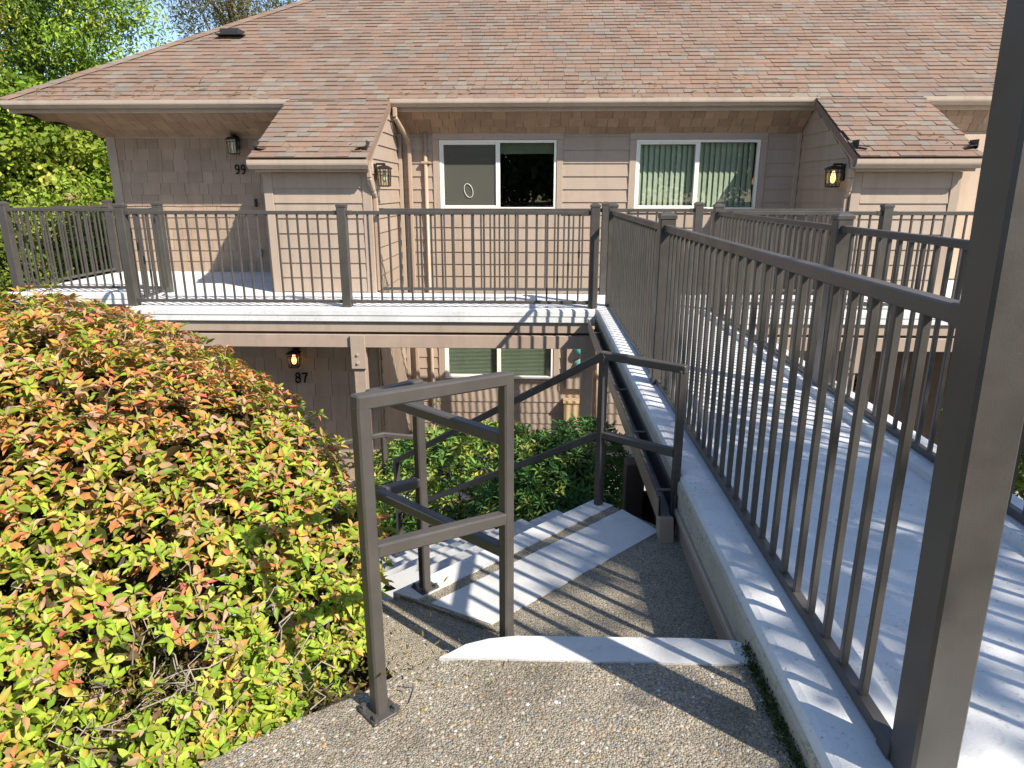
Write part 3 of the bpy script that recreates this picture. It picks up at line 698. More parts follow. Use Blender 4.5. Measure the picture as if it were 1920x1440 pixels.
# roof planes
PM = .6
rf = empty('roof', (0, 10.2, 2.5), 'brown red asphalt shingle roof with hip', 'roof'); 
del rf['category']; rf.parent = bd; rf.location = Vector((0, 10.2, 2.5))-wl(bd)
RYE, RZE = 10.17, 2.505; SR = 5.0; HX = -7.66; RXE = 8.8
def rp_(x, s): return (x, RYE+s, RZE+PM*s)
add('roof_deck', [rp_(HX, 0), rp_(RXE, 0), rp_(RXE, SR), rp_(HX+SR, SR)], [[0, 1, 2, 3]], 'shingle', rf)
add('roof_deck', [(HX, RYE, RZE), (HX+SR, RYE+SR, RZE+PM*SR), (HX+SR, RYE+SR+3, RZE+PM*SR), (HX, RYE+2*SR+3, RZE)], [[0, 1, 2, 3]], 'shingle', rf)
add('roof_deck', [(HX+SR, RYE+SR, RZE+PM*SR), (RXE, RYE+SR, RZE+PM*SR), (RXE, RYE+2*SR+3, RZE+.4), (HX, RYE+2*SR+3, RZE)], [[0, 1, 2, 3]], 'shingle', rf)
SH = []   # (corner quad, normal, size key)
def shingle_rows(x0f, x1, P, L, seed, nrm, ex=.143, dist=0):
    rg = random.Random(seed); k = 0
    while k*ex < L-.02:
        s0 = k*ex; s1 = min((k+1)*ex+.012, L); x = x0f(s0)-rg.uniform(0, .25); xe = x1
        while x < xe-.03:
            w_ = rg.choice([.12, .15, .18, .21, .25])*rg.uniform(.9, 1.1)
            a = max(x, x0f(s0)); b = min(x+w_-.004, xe)
            if b-a > .03:
                a2 = max(x, x0f(s1)) if x < x0f(s1) else a
                if b-a2 > .01: SH.append((P(a, s0-.004), P(b, s0-.004), P(b, s1), P(a2, s1), nrm, dist+s0, rg.choice([.012, .016, .021])))
            x += w_
        k += 1
cm = 1/math.sqrt(1+PM*PM); nrm_main = (0, -PM*cm, cm)
def Pm(x, s): return Vector((x, RYE+s*cm, RZE+PM*s*cm))
shingle_rows(lambda s: HX+s*cm, RXE-.02, Pm, SR/cm, 31, nrm_main, dist=2)
bs = (RZE-1.66)/(RYE-8.58); bc = 1/math.sqrt(1+bs*bs); BL = (RYE-8.58)/bc; nb = (0, -bs*bc, bc)
for (x0, x1, sd) in ((-3.50, -2.05, 41), (3.79, 5.24, 42)):
    add('roof_deck', [(x0, 8.60, 1.645), (x1, 8.60, 1.645), (x1, RYE+.02, RZE-.01), (x0, RYE+.02, RZE-.01), (x0, 8.62, 1.56), (x1, 8.62, 1.56), (x1, RYE+.1, RZE-.07), (x0, RYE+.1, RZE-.07)],
        [[0, 1, 2, 3], [7, 6, 5, 4], [0, 4, 5, 1], [1, 5, 6, 2], [3, 7, 4, 0]], 'shingle', rf)
    Pb = lambda x, s: Vector((x, 8.58+s*bc, 1.662+bs*s*bc))
    shingle_rows(lambda s, x0=x0: x0, x1, Pb, BL-.01, sd, nb, dist=0)
SH.sort(key=lambda t: t[5]); 
def sh_vf(q):
    n = Vector(q[4]); th = q[6]; b = [Vector(p) for p in q[:4]]
    f = [b[0]+n*th, b[1]+n*th, b[2]+n*.003, b[3]+n*.003]
    return [list(p) for p in b]+[list(p) for p in f], [[4, 5, 6, 7], [0, 1, 5, 4], [1, 2, 6, 5], [3, 0, 4, 7]]
for q in SH[:295]: add('shingle', *sh_vf(q), 'shingle', rf)
o = add('shingle_courses', *join([sh_vf(q) for q in SH[295:]]), 'shingle', rf); o['kind'] = 'stuff'
# hip caps
for k in range(36):
    s0 = k*.148; s1 = s0+.17
    if s1 > SR: break
    def hp(s, off, dz): return (HX+s+off[0], RYE+s+off[1], RZE+PM*s+dz)
    V = [hp(s0, (0, 0), .04), hp(s0, (.16, -.02), .018), hp(s1, (.16, -.02), .010), hp(s1, (0, 0), .03), hp(s0, (-.13, .10), -.035), hp(s1, (-.13, .10), -.042), hp(s0, (0, 0), .018), hp(s0, (.16, -.02), .003)]
    add('hip_cap', V, [[0, 1, 2, 3], [4, 0, 3, 5], [0, 6, 7, 1]], 'shingle', rf)
# flashings at the lower roof corners
for (x, sg) in ((-3.47, 1), (-2.08, -1), (3.82, 1), (5.21, -1)):
    z = roofz(8.80)+.02
    V1 = bb(x-.004, x+.004, 8.72, 8.90, z-.03, z+.075, .001)
    V2 = bar_vf((x, 8.76, z+.012), (x+sg*.13, 8.72, z-.006), .085, .008, .001)
    add('flashing', *join([V1, V2]), 'dark_flash', bd)
vv = Vector(rp_(-5.02, 2.02))
add('roof_vent', *join([bb(vv.x-.16, vv.x+.16, vv.y-.13, vv.y+.2, vv.z+.02, vv.z+.10, .01), bb(vv.x-.22, vv.x+.22, vv.y-.17, vv.y+.24, vv.z-.0, vv.z+.02, .002)]), 'dark_flash', rf)

# windows
def window(h, y, style):
    x0, x1, z0, z1 = h
    wn = empty('window', ((x0+x1)/2, y, z0), {'ring': 'sliding window with insect screen and raised blind', 'vert': 'sliding window with closed vertical blinds', 'hor': 'lower floor sliding window with horizontal blinds'}[style], 'window'); del wn['category']
    wn.parent = bd; wn.location = wl(wn)-wl(bd)
    fr = .038
    parts = [bb(x0, x1, y-.022, y+.05, z1-fr, z1), bb(x0, x1, y-.022, y+.05, z0, z0+fr), bb(x0, x0+fr, y-.021, y+.05, z0+fr, z1-fr), bb(x1-fr, x1, y-.021, y+.05, z0+fr, z1-fr)]
    xm = (x0+x1)/2
    parts.append(bb(xm-.032, xm+.032, y-.016, y+.045, z0+fr, z1-fr)); add('frame', *join(parts), 'vinyl', wn)
    s = .026
    add('sash', *join([bb(x0+fr, xm-.032, y-.008, y+.02, z1-fr-s, z1-fr), bb(x0+fr, xm-.032, y-.008, y+.02, z0+fr, z0+fr+s), bb(x0+fr, x0+fr+s, y-.007, y+.019, z0+fr+s, z1-fr-s)]), 'vinyl', wn)
    for (a, b) in ((x0+fr, xm-.032), (xm+.032, x1-fr)): add('pane', [(a, y+.026, z0+fr), (b, y+.026, z0+fr), (b, y+.026, z1-fr), (a, y+.026, z1-fr)], [[0, 1, 2, 3]], 'window_glass', wn)
    add('casing', *join([bb(x0-CAS, x1+CAS, y-.034, y-.002, z1+.004, z1+CAS), bb(x0-CAS, x0-.004, y-.034, y-.002, z0-.03, z1+.003), bb(x1+.004, x1+CAS, y-.034, y-.002, z0-.03, z1+.003), bb(x0-CAS, x1+CAS, y-.03, y-.002, z0-CAS*.45, z0-.031)]), 'trim', wn)
    # room behind; near-black walls put the indoor dimness into the colour
    rx0, rx1, rz0, rz1, ry = x0-.6, x1+.6, z0-1.0, z1+.35, y+2.6
    V = [(rx0, y+.125, rz0), (rx1, y+.125, rz0), (rx1, ry, rz0), (rx0, ry, rz0), (rx0, y+.125, rz1), (rx1, y+.125, rz1), (rx1, ry, rz1), (rx0, ry, rz1)]
    add('room', V, [[0, 1, 2, 3], [7, 6, 5, 4], [3, 2, 6, 7], [0, 3, 7, 4], [1, 5, 6, 2]], 'room', wn)
    if style == 'ring':
        box('insect_screen', x0+fr+s, xm-.033, y+.004, y+.006, z0+fr+s, z1-fr-s, 'insect_screen', wn, .0002)
        add('raised_blind', *join([bb(x0+.05, x1-.05, y+.07, y+.115, z1-fr-.15+.0125*k, z1-fr-.15+.0125*k+.009, .002) for k in range(12)]), 'blind_dark', wn)
    if style == 'vert':
        n = 21; rg = random.Random(8)
        for k in range(n):
            xx = x0+.05+(x1-x0-.10)*(k+.5)/n; a = math.radians(24+rg.uniform(-6, 6)); dx, dy = .046*math.cos(a), .046*math.sin(a); pts = []
            for t in (-1, -.33, .33, 1): pts.append((xx+dx*t, y+.09+dy*t-(1-t*t)*.006))
            V = [(p[0], p[1], z0+.02) for p in pts]+[(p[0], p[1], z1-.04) for p in pts]
            V += [(a_, b_+.003, c_) for a_, b_, c_ in V]
            add('blind_slat', V, [[i, i+1, i+5, i+4] for i in range(3)]+[[i+9, i+8, i+12, i+13] for i in range(3)], 'blind_green', wn, True)
    if style == 'hor':
        n = 42
        add('slat_blind', *join([bar_vf((x0+.045, y+.075, z0+.04+k*.0225), (x1-.045, y+.075, z0+.04+k*.0225), .021, .002, .0005) for k in range(n)]+[bb(x0+.05, x1-.05, y+.088, y+.09, z0+.03, z1-.05, .0005)]), 'blind_green', wn)
    return wn
window(W1, AY, 'ring'); window(W2, AY, 'vert'); window(W3, AY, 'hor')
# hanging hoop behind the left pane
hp_ = []
for k in range(29):
    t = 2*math.pi*k/28; hp_.append((-1.03+.075*math.cos(t)*.85-.02*math.sin(t), AY-.006, 1.28+.10*math.sin(t)))
hoop = add('hoop', *tube_vf(hp_, .0042, 6, False), 'vinyl', None, True); tag(hoop, 'thin pale hoop hanging in the screened window', 'ornament')

# pipes and downspouts
def dspout(pts, wd=.062, ht=.05, mat='downspout'):
    return add('downspout', *join([bar_vf(p, q, wd, ht, .012) for p, q in zip(pts[:-1], pts[1:])]), mat, bd)
dspout([(-2.00, 10.18, 2.40), (-2.00, 10.18, 2.27), (-1.90, 10.50, 2.02), (-1.895, 10.615, 1.93), (-1.895, 10.625, -2.55)])
dspout([(-2.07, 8.73, 1.54), (-2.065, 8.73, 1.43), (-2.04, 8.80, 1.27), (-2.035, 8.86, 1.20), (-2.035, 8.865, .02)])
dspout([(3.78, 8.73, 1.54), (3.785, 8.73, 1.43), (3.80, 8.80, 1.27), (3.805, 8.86, 1.20), (3.805, 8.865, .02)])
add('conduit', *tube_vf([(-1.66, 10.645, 2.10), (-1.66, 10.645, -2.2), (-1.64, 10.645, -2.32), (-1.55, 10.645, -2.38), (-.9, 10.645, -2.40)], .028, 10), 'downspout', bd, True)
add('pipe_strap', *join([bb(-1.73, -1.59, 10.61, 10.69, 1.665, 1.70, .004)]), 'downspout', bd)
add('conduit', *tube_vf([(1.0, 10.645, -1.2), (1.0, 10.645, -2.5)], .02, 8), 'downspout', bd, True)
# meters
mb = empty('electric_meter', (.72, 10.65, -1.7), 'pair of round teal glass electric meters on a taupe panel', 'meter')
box('panel', .50, .93, 10.60, 10.672, -1.80, -1.02, 'trim', mb)
for zz in (-1.15, -1.40):
    add('meter_ring', *tube_vf([(.72, 10.60, zz), (.72, 10.565, zz)], .105, 20), 'gray_plastic', mb, True)
    add('meter_dome', *tube_vf([(.72, 10.565, zz), (.72, 10.52, zz), (.72, 10.49, zz), (.72, 10.475, zz)], [.09, .088, .07, .03], 20), 'meter_glass', mb, True)
bx = empty('utility_box', (.62, 10.6, -2.4), 'tan metal utility box below the electric meters', 'box')
box('body', .47, .77, 10.52, 10.672, -2.40, -2.02, 'tan_box', bx); box('lid', .455, .785, 10.50, 10.672, -2.018, -1.97, 'tan_box', bx); add('latch', *tube_vf([(.69, 10.522, -2.33), (.69, 10.51, -2.33)], .015, 8), 'gray_plastic', bx)

# lanterns
def lantern(label, loc, nrm, on, s=1.0):
    """loc = wall point, nrm = outward direction"""
    L = empty('wall_lantern', loc, label, 'lantern', 'wall lanterns')
    n = Vector(nrm); t = Vector((-n.y, n.x, 0)); O = Vector(loc)
    def P(a, b, c): return O+n*(a*s)+t*(b*s)+Vector((0, 0, c*s))
    def lb(name, a0, a1, b0, b1, c0, c1, mat, c=.002):
        V, Fc = cbox_vf((a1-a0)*s, (b1-b0)*s, (c1-c0)*s, c); A = np.array([n, t, Vector((0, 0, 1))])
        return add(name, V @ A + np.array(P((a0+a1)/2, (b0+b1)/2, (c0+c1)/2)), Fc, mat, L)
    lb('backplate', .0, .02, -.05, .05, -.06, .14, 'black_metal'); lb('arm', .02, .11, -.012, .012, .125, .15, 'black_metal')
    # roof
    V = []
    for (r, z) in ((.088, .075), (.085, .09), (.045, .115), (.02, .12), (.012, .15)):
        for (i, j) in ((-1, -1), (1, -1), (1, 1), (-1, 1)): V.append(list(P(.12+i*r, j*r, z)))
    Fc = [[3, 2, 1, 0], [16, 17, 18, 19]]+[[i*4+k, i*4+(k+1) % 4, i*4+4+(k+1) % 4, i*4+4+k] for i in range(4) for k in range(4)]
    add('cap', V, Fc, 'black_metal', L)
    bars = []
    for (i, j) in ((-1, -1), (1, -1), (1, 1), (-1, 1)):
        bars.append(bar_vf(P(.12+i*.062, j*.062, -.13), P(.12+i*.072, j*.072, .076), .009, .009, .001))
    for zc, r in ((-.13, .064), (.04, .071)):
        q = [P(.12-r, -r, zc), P(.12+r, -r, zc), P(.12+r, r, zc), P(.12-r, r, zc)]
        for k in range(4): bars.append(bar_vf(q[k], q[(k+1) % 4], .008, .009, .001))
    for j in (-.03, .03):
        for r in (-1, 1): bars.append(bar_vf(P(.12+r*.063, j, -.13), P(.12+r*.071, j, .075), .005, .005, .001)); bars.append(bar_vf(P(.12+j, r*.063, -.13), P(.12+j, r*.071, .075), .005, .005, .001))
    add('cage', *join(bars), 'black_metal', L)
    V = []
    for z, r in ((-.127, .058), (.074, .066)):
        for (i, j) in ((-1, -1), (1, -1), (1, 1), (-1, 1)): V.append(list(P(.12+i*r, j*r, z)))
    add('glass', V, [[k, (k+1) % 4, 4+(k+1) % 4, 4+k] for k in range(4)], 'lamp_glass', L)
    lb('base', .065, .175, -.055, .055, -.142, -.131, 'black_metal')
    add('bulb', *tube_vf([P(.12, 0, -.09), P(.12, 0, -.07), P(.12, 0, -.03), P(.12, 0, .02), P(.12, 0, .06)], [.008, .026, .033, .022, .012], 10), 'bulb_on' if on else 'bulb_off', L, True)
lantern('unlit black wall lantern above the number 99', (-4.69, NY-.02, 1.96), (0, -1, 0), False)
lantern('lantern on the sunlit side wall left of the screened window', (XL+.02, 9.07, 1.47), (1, 0, 0), False)
lantern('lit amber lantern on the shaded side wall right of the vertical blinds', (XR-.02, 9.10, 1.46), (-1, 0, 0), True)
lantern('lit amber lantern above the number 87 under the deck', (-3.20, FY-.02, -.86), (0, -1, 0), True, .9)
def ell(cx, cz, rx, rz, a0=0, a1=360, n=16): return [(cx+rx*math.cos(math.radians(a0+(a1-a0)*k/n)), cz+rz*math.sin(math.radians(a0+(a1-a0)*k/n))) for k in range(n+1)]
STROKE = {'9': [(ell(0, .098, .030, .036), .018), ([(.030, .098), (.031, .070), (.024, .035), (.008, .012), (-.024, .004)], .020)],
          '8': [(ell(0, .103, .026, .030), .018), (ell(0, .037, .032, .036), .019)],
          '7': [([(-.034, .128), (.034, .128)], .021), ([(.030, .126), (.010, .08), (-.004, .04), (-.008, .002)], .022)]}
def number(s, loc, label):
    r = empty('house_number', loc, label, 'number', 'house numbers')
    for i, ch in enumerate(s):
        x = loc[0]+(i-(len(s)-1)/2)*.096; pr = []
        for q, (pts, wd) in enumerate(STROKE[ch]):
            for k, (p0, p1) in enumerate(zip(pts[:-1], pts[1:])):
                e = ext((x+p0[0], loc[1]-.02-.0015*q, loc[2]-.068+p0[1]), (x+p1[0], loc[1]-.02-.0015*q, loc[2]-.068+p1[1]), wd*.22)
                pr.append(bar_vf(e[0], e[1], .012+.0004*(k % 2), wd, .001))
        add('digit', *join(pr), 'digit_black', r)
number('99', (-4.66, NY-.026, 1.60), 'black metal house number 99 on the shaded shake wall')
number('87', (-3.15, FY-.026, -1.15), 'black metal house number 87 under the balcony')
number('8', (3.98+.25, FY-.012, -1.18), 'black metal house number 8 in shade behind the footbridge railings')
db = box('doorbell', -4.49, -4.45, NY-.05, NY-.02, 1.03, 1.15, 'black_metal'); tag(db, 'small black doorbell below the number 99', 'doorbell')
ol = box('outlet_cover', -4.52, -4.45, NY-.06, NY-.02, .24, .36, 'gray_plastic'); tag(ol, 'small grey weatherproof outlet cover low on the 99 wall', 'outlet')

# ------------------------------------------------------------------ plants
def rand_unit(n, rg): 
    q = rg.normal(size=(n, 3)); return q/np.linalg.norm(q, axis=1, keepdims=True)
def rosettes(P, Nn, rg, per, L0, L1, wr, tilt0=.15, tilt1=.8, droop=0):
    """leaves around stem tips P with axis Nn -> arrays (pos,xdir,normal,len,wid,owner)"""
    n = len(P); own = np.repeat(np.arange(n), per); ax = Nn[own]
    a = rand_unit(n, rg)[own]; t1 = np.cross(ax, a); t1 /= np.linalg.norm(t1, axis=1, keepdims=True)+1e-9; t2 = np.cross(ax, t1)
    k = np.tile(np.arange(per), n); ph = k*2.4+rg.uniform(0, .5, len(k)) ; rad = t1*np.cos(ph)[:, None]+t2*np.sin(ph)[:, None]
    el = tilt0+(tilt1-tilt0)*(k/per)+rg.normal(0, .15, len(k))
    X = rad*np.cos(el)[:, None]+ax*np.sin(el)[:, None]; X[:, 2] -= droop*rg.uniform(0, 1, len(k))
    N = ax*np.cos(el)[:, None]-rad*np.sin(el)[:, None]+rg.normal(0, .18, X.shape)
    L = rg.uniform(L0, L1, len(k))*(1-.45*k/per); pos = P[own]-ax*(.012*(per-k)/per)[:, None]+X*(L*.10)[:, None]
    return pos, X, N, L, L*wr*rg.uniform(.8, 1.2, len(k)), own
def pal(rg, n, cols, p):
    c = np.array(cols)[rg.choice(len(cols), n, p=np.array(p)/sum(p))]; return c*rg.uniform(.78, 1.22, (n, 1))*rg.uniform(.93, 1.07, (n, 3))
def twigs(name, segs, mat, parent, n=4):
    return add(name, *join([tube_vf(p, r, n, False) for p, r in segs]), mat, parent, True)

# --- azalea
rg = np.random.default_rng(101)
az = empty('azalea_bush', (-1.7, 2.7, -.3), 'large azalea bush with lime, bronze and red leaves beside the steps', 'shrub')
AC = np.array([-2.0, 2.50, -.57]); AR = np.array([1.55, 1.18, 1.33]); PP = 2.05
lob = rand_unit(26, rg); lamp_ = rg.uniform(-.07, .075, 26)
def az_r(d):
    s = (np.abs(d)**PP).sum(1)**(-1/PP)
    for q, a in zip(lob, lamp_): s += a*np.exp(-(1-d@q)*9)
    return s
def az_pts(n, lo_, hi_, rg):
    d = rand_unit(n, rg); d = d[(d[:, 2] > -.15)]
    d = d[(d[:, 1] < .62) & (d[:, 0] > -.86) | (rg.random(len(d)) < .3)]
    r = az_r(d)*rg.uniform(lo_, hi_, len(d)); P = AC+d*AR*r[:, None]; P[:, 2] -= .15*np.clip((P[:, 0]+1.75)/.6, 0, 1)*np.clip((P[:, 2]+.2)/.4, 0, 1)
    # boxy shoulder: squeeze superellipsoid a little
    Nn = d/AR; Nn /= np.linalg.norm(Nn, axis=1, keepdims=True)
    Nn = Nn*.75+np.array([0, -.05, .55])+rg.normal(0, .28, Nn.shape); Nn /= np.linalg.norm(Nn, axis=1, keepdims=True)
    # bare mossy hollow low on the camera side
    hol = np.exp(-(((P[:, 0]+1.10)/.22)**2+((P[:, 2]+.10)/.15)**2+((P[:, 1]-1.62)/.45)**2)*1.0)
    keep = (rg.random(len(P)) > hol*1.25) & (P[:, 2] > -.26) & (P[:, 0]+P[:, 1] < 1.93) & ~np.array([inpoly(path_poly)(a_+.03, b_-.03) for a_, b_ in P[:, :2]]) & (P[:, 0] < -.515-.10*(P[:, 1]-1.6)) & ~((P[:, 0] > -.66) & (P[:, 1] < 1.60))
    return P[keep], Nn[keep]
Ps, Ns = az_pts(13500, .965, 1.05, rg); Pi, Ni = az_pts(9500, .85, .97, rg)
Pt, Nt = az_pts(260, 1.035, 1.075, rg); Ps = np.vstack([Ps, Pt]); Ns = np.vstack([Ns, Nt])
# low skirt of foliage down to the edge of the footpath
nsk = 1500; tt = rg.random(nsk); e0 = np.array([-.64, 1.56]); e1 = np.array([-1.78, .55]); dl = np.abs(rg.normal(0, .22, nsk)); nv = np.array([-.66, .75])
Psk = np.column_stack([e0+(e1-e0)*tt[:, None]+nv*(dl+.02)[:, None], -.25+rg.random(nsk)*(.12+dl*.9)]); Nsk = np.tile([.25, -.45, .8], (nsk, 1))+rg.normal(0, .3, (nsk, 3)); Nsk /= np.linalg.norm(Nsk, axis=1, keepdims=True)
ksk = rg.random(nsk) > .97*np.exp(-((Psk[:, 0]+1.12)/.22)**2)*(Psk[:, 2] > -.22); Ps = np.vstack([Ps, Psk[ksk]]); Ns = np.vstack([Ns, Nsk[ksk]])
PA = np.vstack([Ps, Pi]); NA = np.vstack([Ns, Ni])
pos, X, N, L, Wd, own = rosettes(PA, NA, rg, 7, .029, .060, .42)
lowf = np.clip((.55-PA[:, 2])/.75, 0, 1)                       # older, exposed top growth has turned
t = lowf[own]+rg.normal(0, .22, len(own)); tuft = rg.normal(0, .28, len(PA))[own]; t = t+tuft
lime = pal(rg, len(own), [(.21, .30, .025), (.28, .34, .04), (.155, .24, .025), (.34, .34, .06), (.36, .27, .05)], [4, 4, 3, 2, 1.2])
bron = pal(rg, len(own), [(.36, .24, .045), (.25, .255, .035), (.42, .21, .06), (.43, .155, .055), (.44, .27, .17), (.17, .23, .03), (.42, .32, .10), (.30, .20, .09)], [3, 3.4, 3.2, 2.8, 1.8, 4.2, 1, 1.4])
redn = pal(rg, len(own), [(.46, .12, .065), (.42, .17, .08), (.40, .10, .08), (.44, .24, .12)], [2, 3, 1, 2])
wv = np.sin(PA[:, 0]*5.1+1.3)*np.sin(PA[:, 1]*4.3+PA[:, 2]*6.1)+.5*np.sin(PA[:, 0]*11+PA[:, 2]*9)      # red new growth comes in patches
bron = np.where((rg.random(len(own)) < np.clip(.05+.26*wv[own], 0.02, .45))[:, None], redn, bron)
Cc = np.where((t > .5)[:, None], lime, bron)
Cc *= 1.34; inner = own >= len(Ps)
dry = rg.random(len(own)) < .05; Cc[dry] = pal(rg, dry.sum(), [(.45, .31, .20), (.36, .22, .12)], [1, 1])
# 300 leaves that stand out nearest the viewer become parts of their own
camp = np.array([0, 0, CAMZ]); dist = np.linalg.norm(pos-camp, axis=1)
cand = np.where((~inner) & (Wd > .009) & (pos[:, 1] < 2.3) & (pos[:, 1] > 1.30) & (pos[:, 2] > -.2) & (pos[:, 0] > -1.5))[0]
pick = cand[np.argsort(dist[cand])[:1200]]; pick = rg.permutation(pick)[:290]
mask = np.ones(len(own), bool); mask[pick] = False
LT2 = LT_V*np.array([1, 1, 1]); LT2[:, 2] += .32*(LT2[:, 0]-.4)**2-.06; LT3 = LT_V.copy(); LT3[:, 2] = LT3[:, 2]*2.2-.16*LT3[:, 0]**2; LT3[:, 1] += .06*np.sin(LT3[:, 0]*5)
kind3 = rg.integers(0, 3, len(own))
for kk, TT in enumerate((LT_V, LT2, LT3)):
    mk = mask & (kind3 == kk); many('foliage', TT, LT_F, pos[mk], X[mk], N[mk], L[mk], Wd[mk], Cc[mk], 'leaf', az, True)['kind'] = 'stuff'
LM = {}
for i in pick:
    key = tuple(np.round(Cc[i]*7)/7)
    if key not in LM:
        me = bpy.data.meshes.new('leaf'); me.from_pydata((LT_V*np.array([1, .42, 1])).tolist(), [], LT_F); me.materials.append(M['leaf'])
        a = me.attributes.new('Col', 'FLOAT_COLOR', 'POINT'); a.data.foreach_set('color', np.tile(np.append(Cc[i], 1), 8).astype(np.float32)); LM[key] = me
        me.polygons.foreach_set('use_smooth', [True]*6)
    ob = link('leaf', LM[key], pos[i], az)
    x = Vector(X[i]).normalized(); y = Vector(N[i]).cross(x).normalized(); z = x.cross(y)
    ob.rotation_euler = Matrix((x, y, z)).transposed().to_euler(); ob.scale = (L[i],)*3
segs = []
for k in range(300):
    d = rand_unit(1, rg)[0]; d[2] = abs(d[2])*.9-.1
    e = AC+d*AR*rg.uniform(.80, .99); b = np.array([AC[0]+d[0]*.35, AC[1]+d[1]*.3, -.55-.5*max(0, AC[1]-1.6)*0]); 
    if e[0] > -.55 or e[2] < -.3: continue
    m1 = b*.55+e*.45+rg.normal(0, .06, 3); m2 = b*.2+e*.8+rg.normal(0, .04, 3); r0 = rg.uniform(.003, .006)
    segs.append(([b, m1, m2, e], [r0*1.6, r0, r0*.6, r0*.3]))
for k in range(150):   # bare twigs in the hollow
    b = np.array([-1.02, 1.66, -.14])+rg.normal(0, 1, 3)*np.array([.26, .12, .14]); d = rand_unit(1, rg)[0]*rg.uniform(.06, .22); d[1] -= .05
    segs.append(([b, b+d*.3+rg.normal(0, .014, 3), b+d*.55+rg.normal(0, .018, 3), b+d*.8+rg.normal(0, .014, 3), b+d], [.0026, .0022, .0018, .0014, .0008]))
for q, nq in zip(Pt, Nt): segs.append(([q-nq*.11, q-nq*.05+rg.normal(0, .006, 3), q], [.0028, .0022, .0016]))
twigs('twig_tangle', segs, 'twig', az)['kind'] = 'stuff'
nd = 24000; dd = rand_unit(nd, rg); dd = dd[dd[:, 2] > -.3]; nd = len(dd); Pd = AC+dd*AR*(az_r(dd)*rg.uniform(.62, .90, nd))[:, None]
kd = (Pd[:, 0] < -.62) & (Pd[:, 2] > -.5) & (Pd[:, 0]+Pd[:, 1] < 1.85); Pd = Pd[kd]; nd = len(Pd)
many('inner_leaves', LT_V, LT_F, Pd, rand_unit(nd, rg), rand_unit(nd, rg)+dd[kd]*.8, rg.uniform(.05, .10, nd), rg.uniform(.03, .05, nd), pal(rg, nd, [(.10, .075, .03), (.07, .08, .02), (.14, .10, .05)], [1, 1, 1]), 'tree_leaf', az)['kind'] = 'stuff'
# mossy hummock inside the hollow
rgm = np.random.default_rng(5); n = 5200
P = np.array([-1.05, 1.70, -.24])+rgm.normal(0, 1, (n, 3))*np.array([.34, .15, .13]); P[:, 2] = np.maximum(P[:, 2], -.30)
o = many('moss_clump', LT_V, LT_F, P, rand_unit(n, rgm), rand_unit(n, rgm), rgm.uniform(.012, .03, n), rgm.uniform(.004, .009, n), pal(rgm, n, [(.16, .14, .03), (.22, .18, .05), (.12, .115, .03), (.27, .22, .09)], [3, 3, 2, 1]), 'tree_leaf', az); o['kind'] = 'stuff'

# --- generic leafy shrub
def shrub(name, label, cen, rad, n, per, L0, L1, wr, cols, p, seed, flat=.5, cut=None, mat='leaf', shell=(.72, 1.05), up=.5, stems=26, base=None, cat='shrub', group=None):
    rg = np.random.default_rng(seed); cen = np.array(cen); rad = np.array(rad); base = cen[2]-rad[2] if base is None else base
    root = empty(name, (cen[0], cen[1], base), label, cat, group)
    d = rand_unit(n, rg); d = d[d[:, 2] > -.6]; lb = rand_unit(22, rg); am = rg.uniform(-.14, .16, 22); s = np.ones(len(d))
    for q, a in zip(lb, am): s += a*np.exp(-(1-d@q)*8)
    r = s*(shell[0]+(shell[1]-shell[0])*np.sqrt(rg.random(len(d)))); P = cen+d*rad*r[:, None]
    if cut is not None: k = cut(P); P = P[k]; d = d[k]
    Nn = d/rad; Nn /= np.linalg.norm(Nn, axis=1, keepdims=True); Nn = Nn*.7+np.array([0, 0, up])+rg.normal(0, .35, Nn.shape); Nn /= np.linalg.norm(Nn, axis=1, keepdims=True)
    pos, X, N, L, Wd, own = rosettes(P, Nn, rg, per, L0, L1, wr)
    tuft = pal(rg, len(P), cols, p)[own]; Cc = tuft*rg.uniform(.8, 1.2, (len(own), 1))
    many('foliage', LT_V, LT_F, pos, X, N, L, Wd, Cc, mat, root, True)['kind'] = 'stuff'
    sg = []
    for k in range(stems):
        dd = rand_unit(1, rg)[0]; dd[2] = abs(dd[2])*.8; e = cen+dd*rad*.85; b = np.array([cen[0]+dd[0]*rad[0]*.2, cen[1]+dd[1]*rad[1]*.2, base-.1])
        m1 = b*.5+e*.5+rg.normal(0, .05, 3); sg.append(([b, m1, e], [.014, .009, .004]))
    twigs('stems', sg, 'bark', root, 5); return root
shrub('laurel_shrub', 'dense dark green narrow leaved shrub between the stairs and the electric meters', (-.45, 5.4, -1.58), (1.08, 1.0, .94), 5200, 8, .055, .105, .26,
      [(.10, .20, .04), (.15, .27, .05), (.24, .33, .055), (.44, .43, .08), (.07, .15, .045), (.52, .47, .11)], [4, 4, 3.4, 2.6, 2.5, 1.2], 61, up=.6, cut=lambda P: (P[:, 0] < .66))  # yellowish tips, plus brighter yellow tufts that put sunlight into the leaf colours
shrub('laurel_shrub', 'smaller dark green shrub tucked under the footbridge edge', (.20, 4.5, -1.16), (.64, .74, .82), 3000, 8, .055, .10, .24,
      [(.07, .16, .04), (.10, .21, .045), (.15, .25, .05), (.32, .34, .07)], [4, 4, 2, .6], 62, up=.6, cut=lambda P: (P[:, 0] < .66))
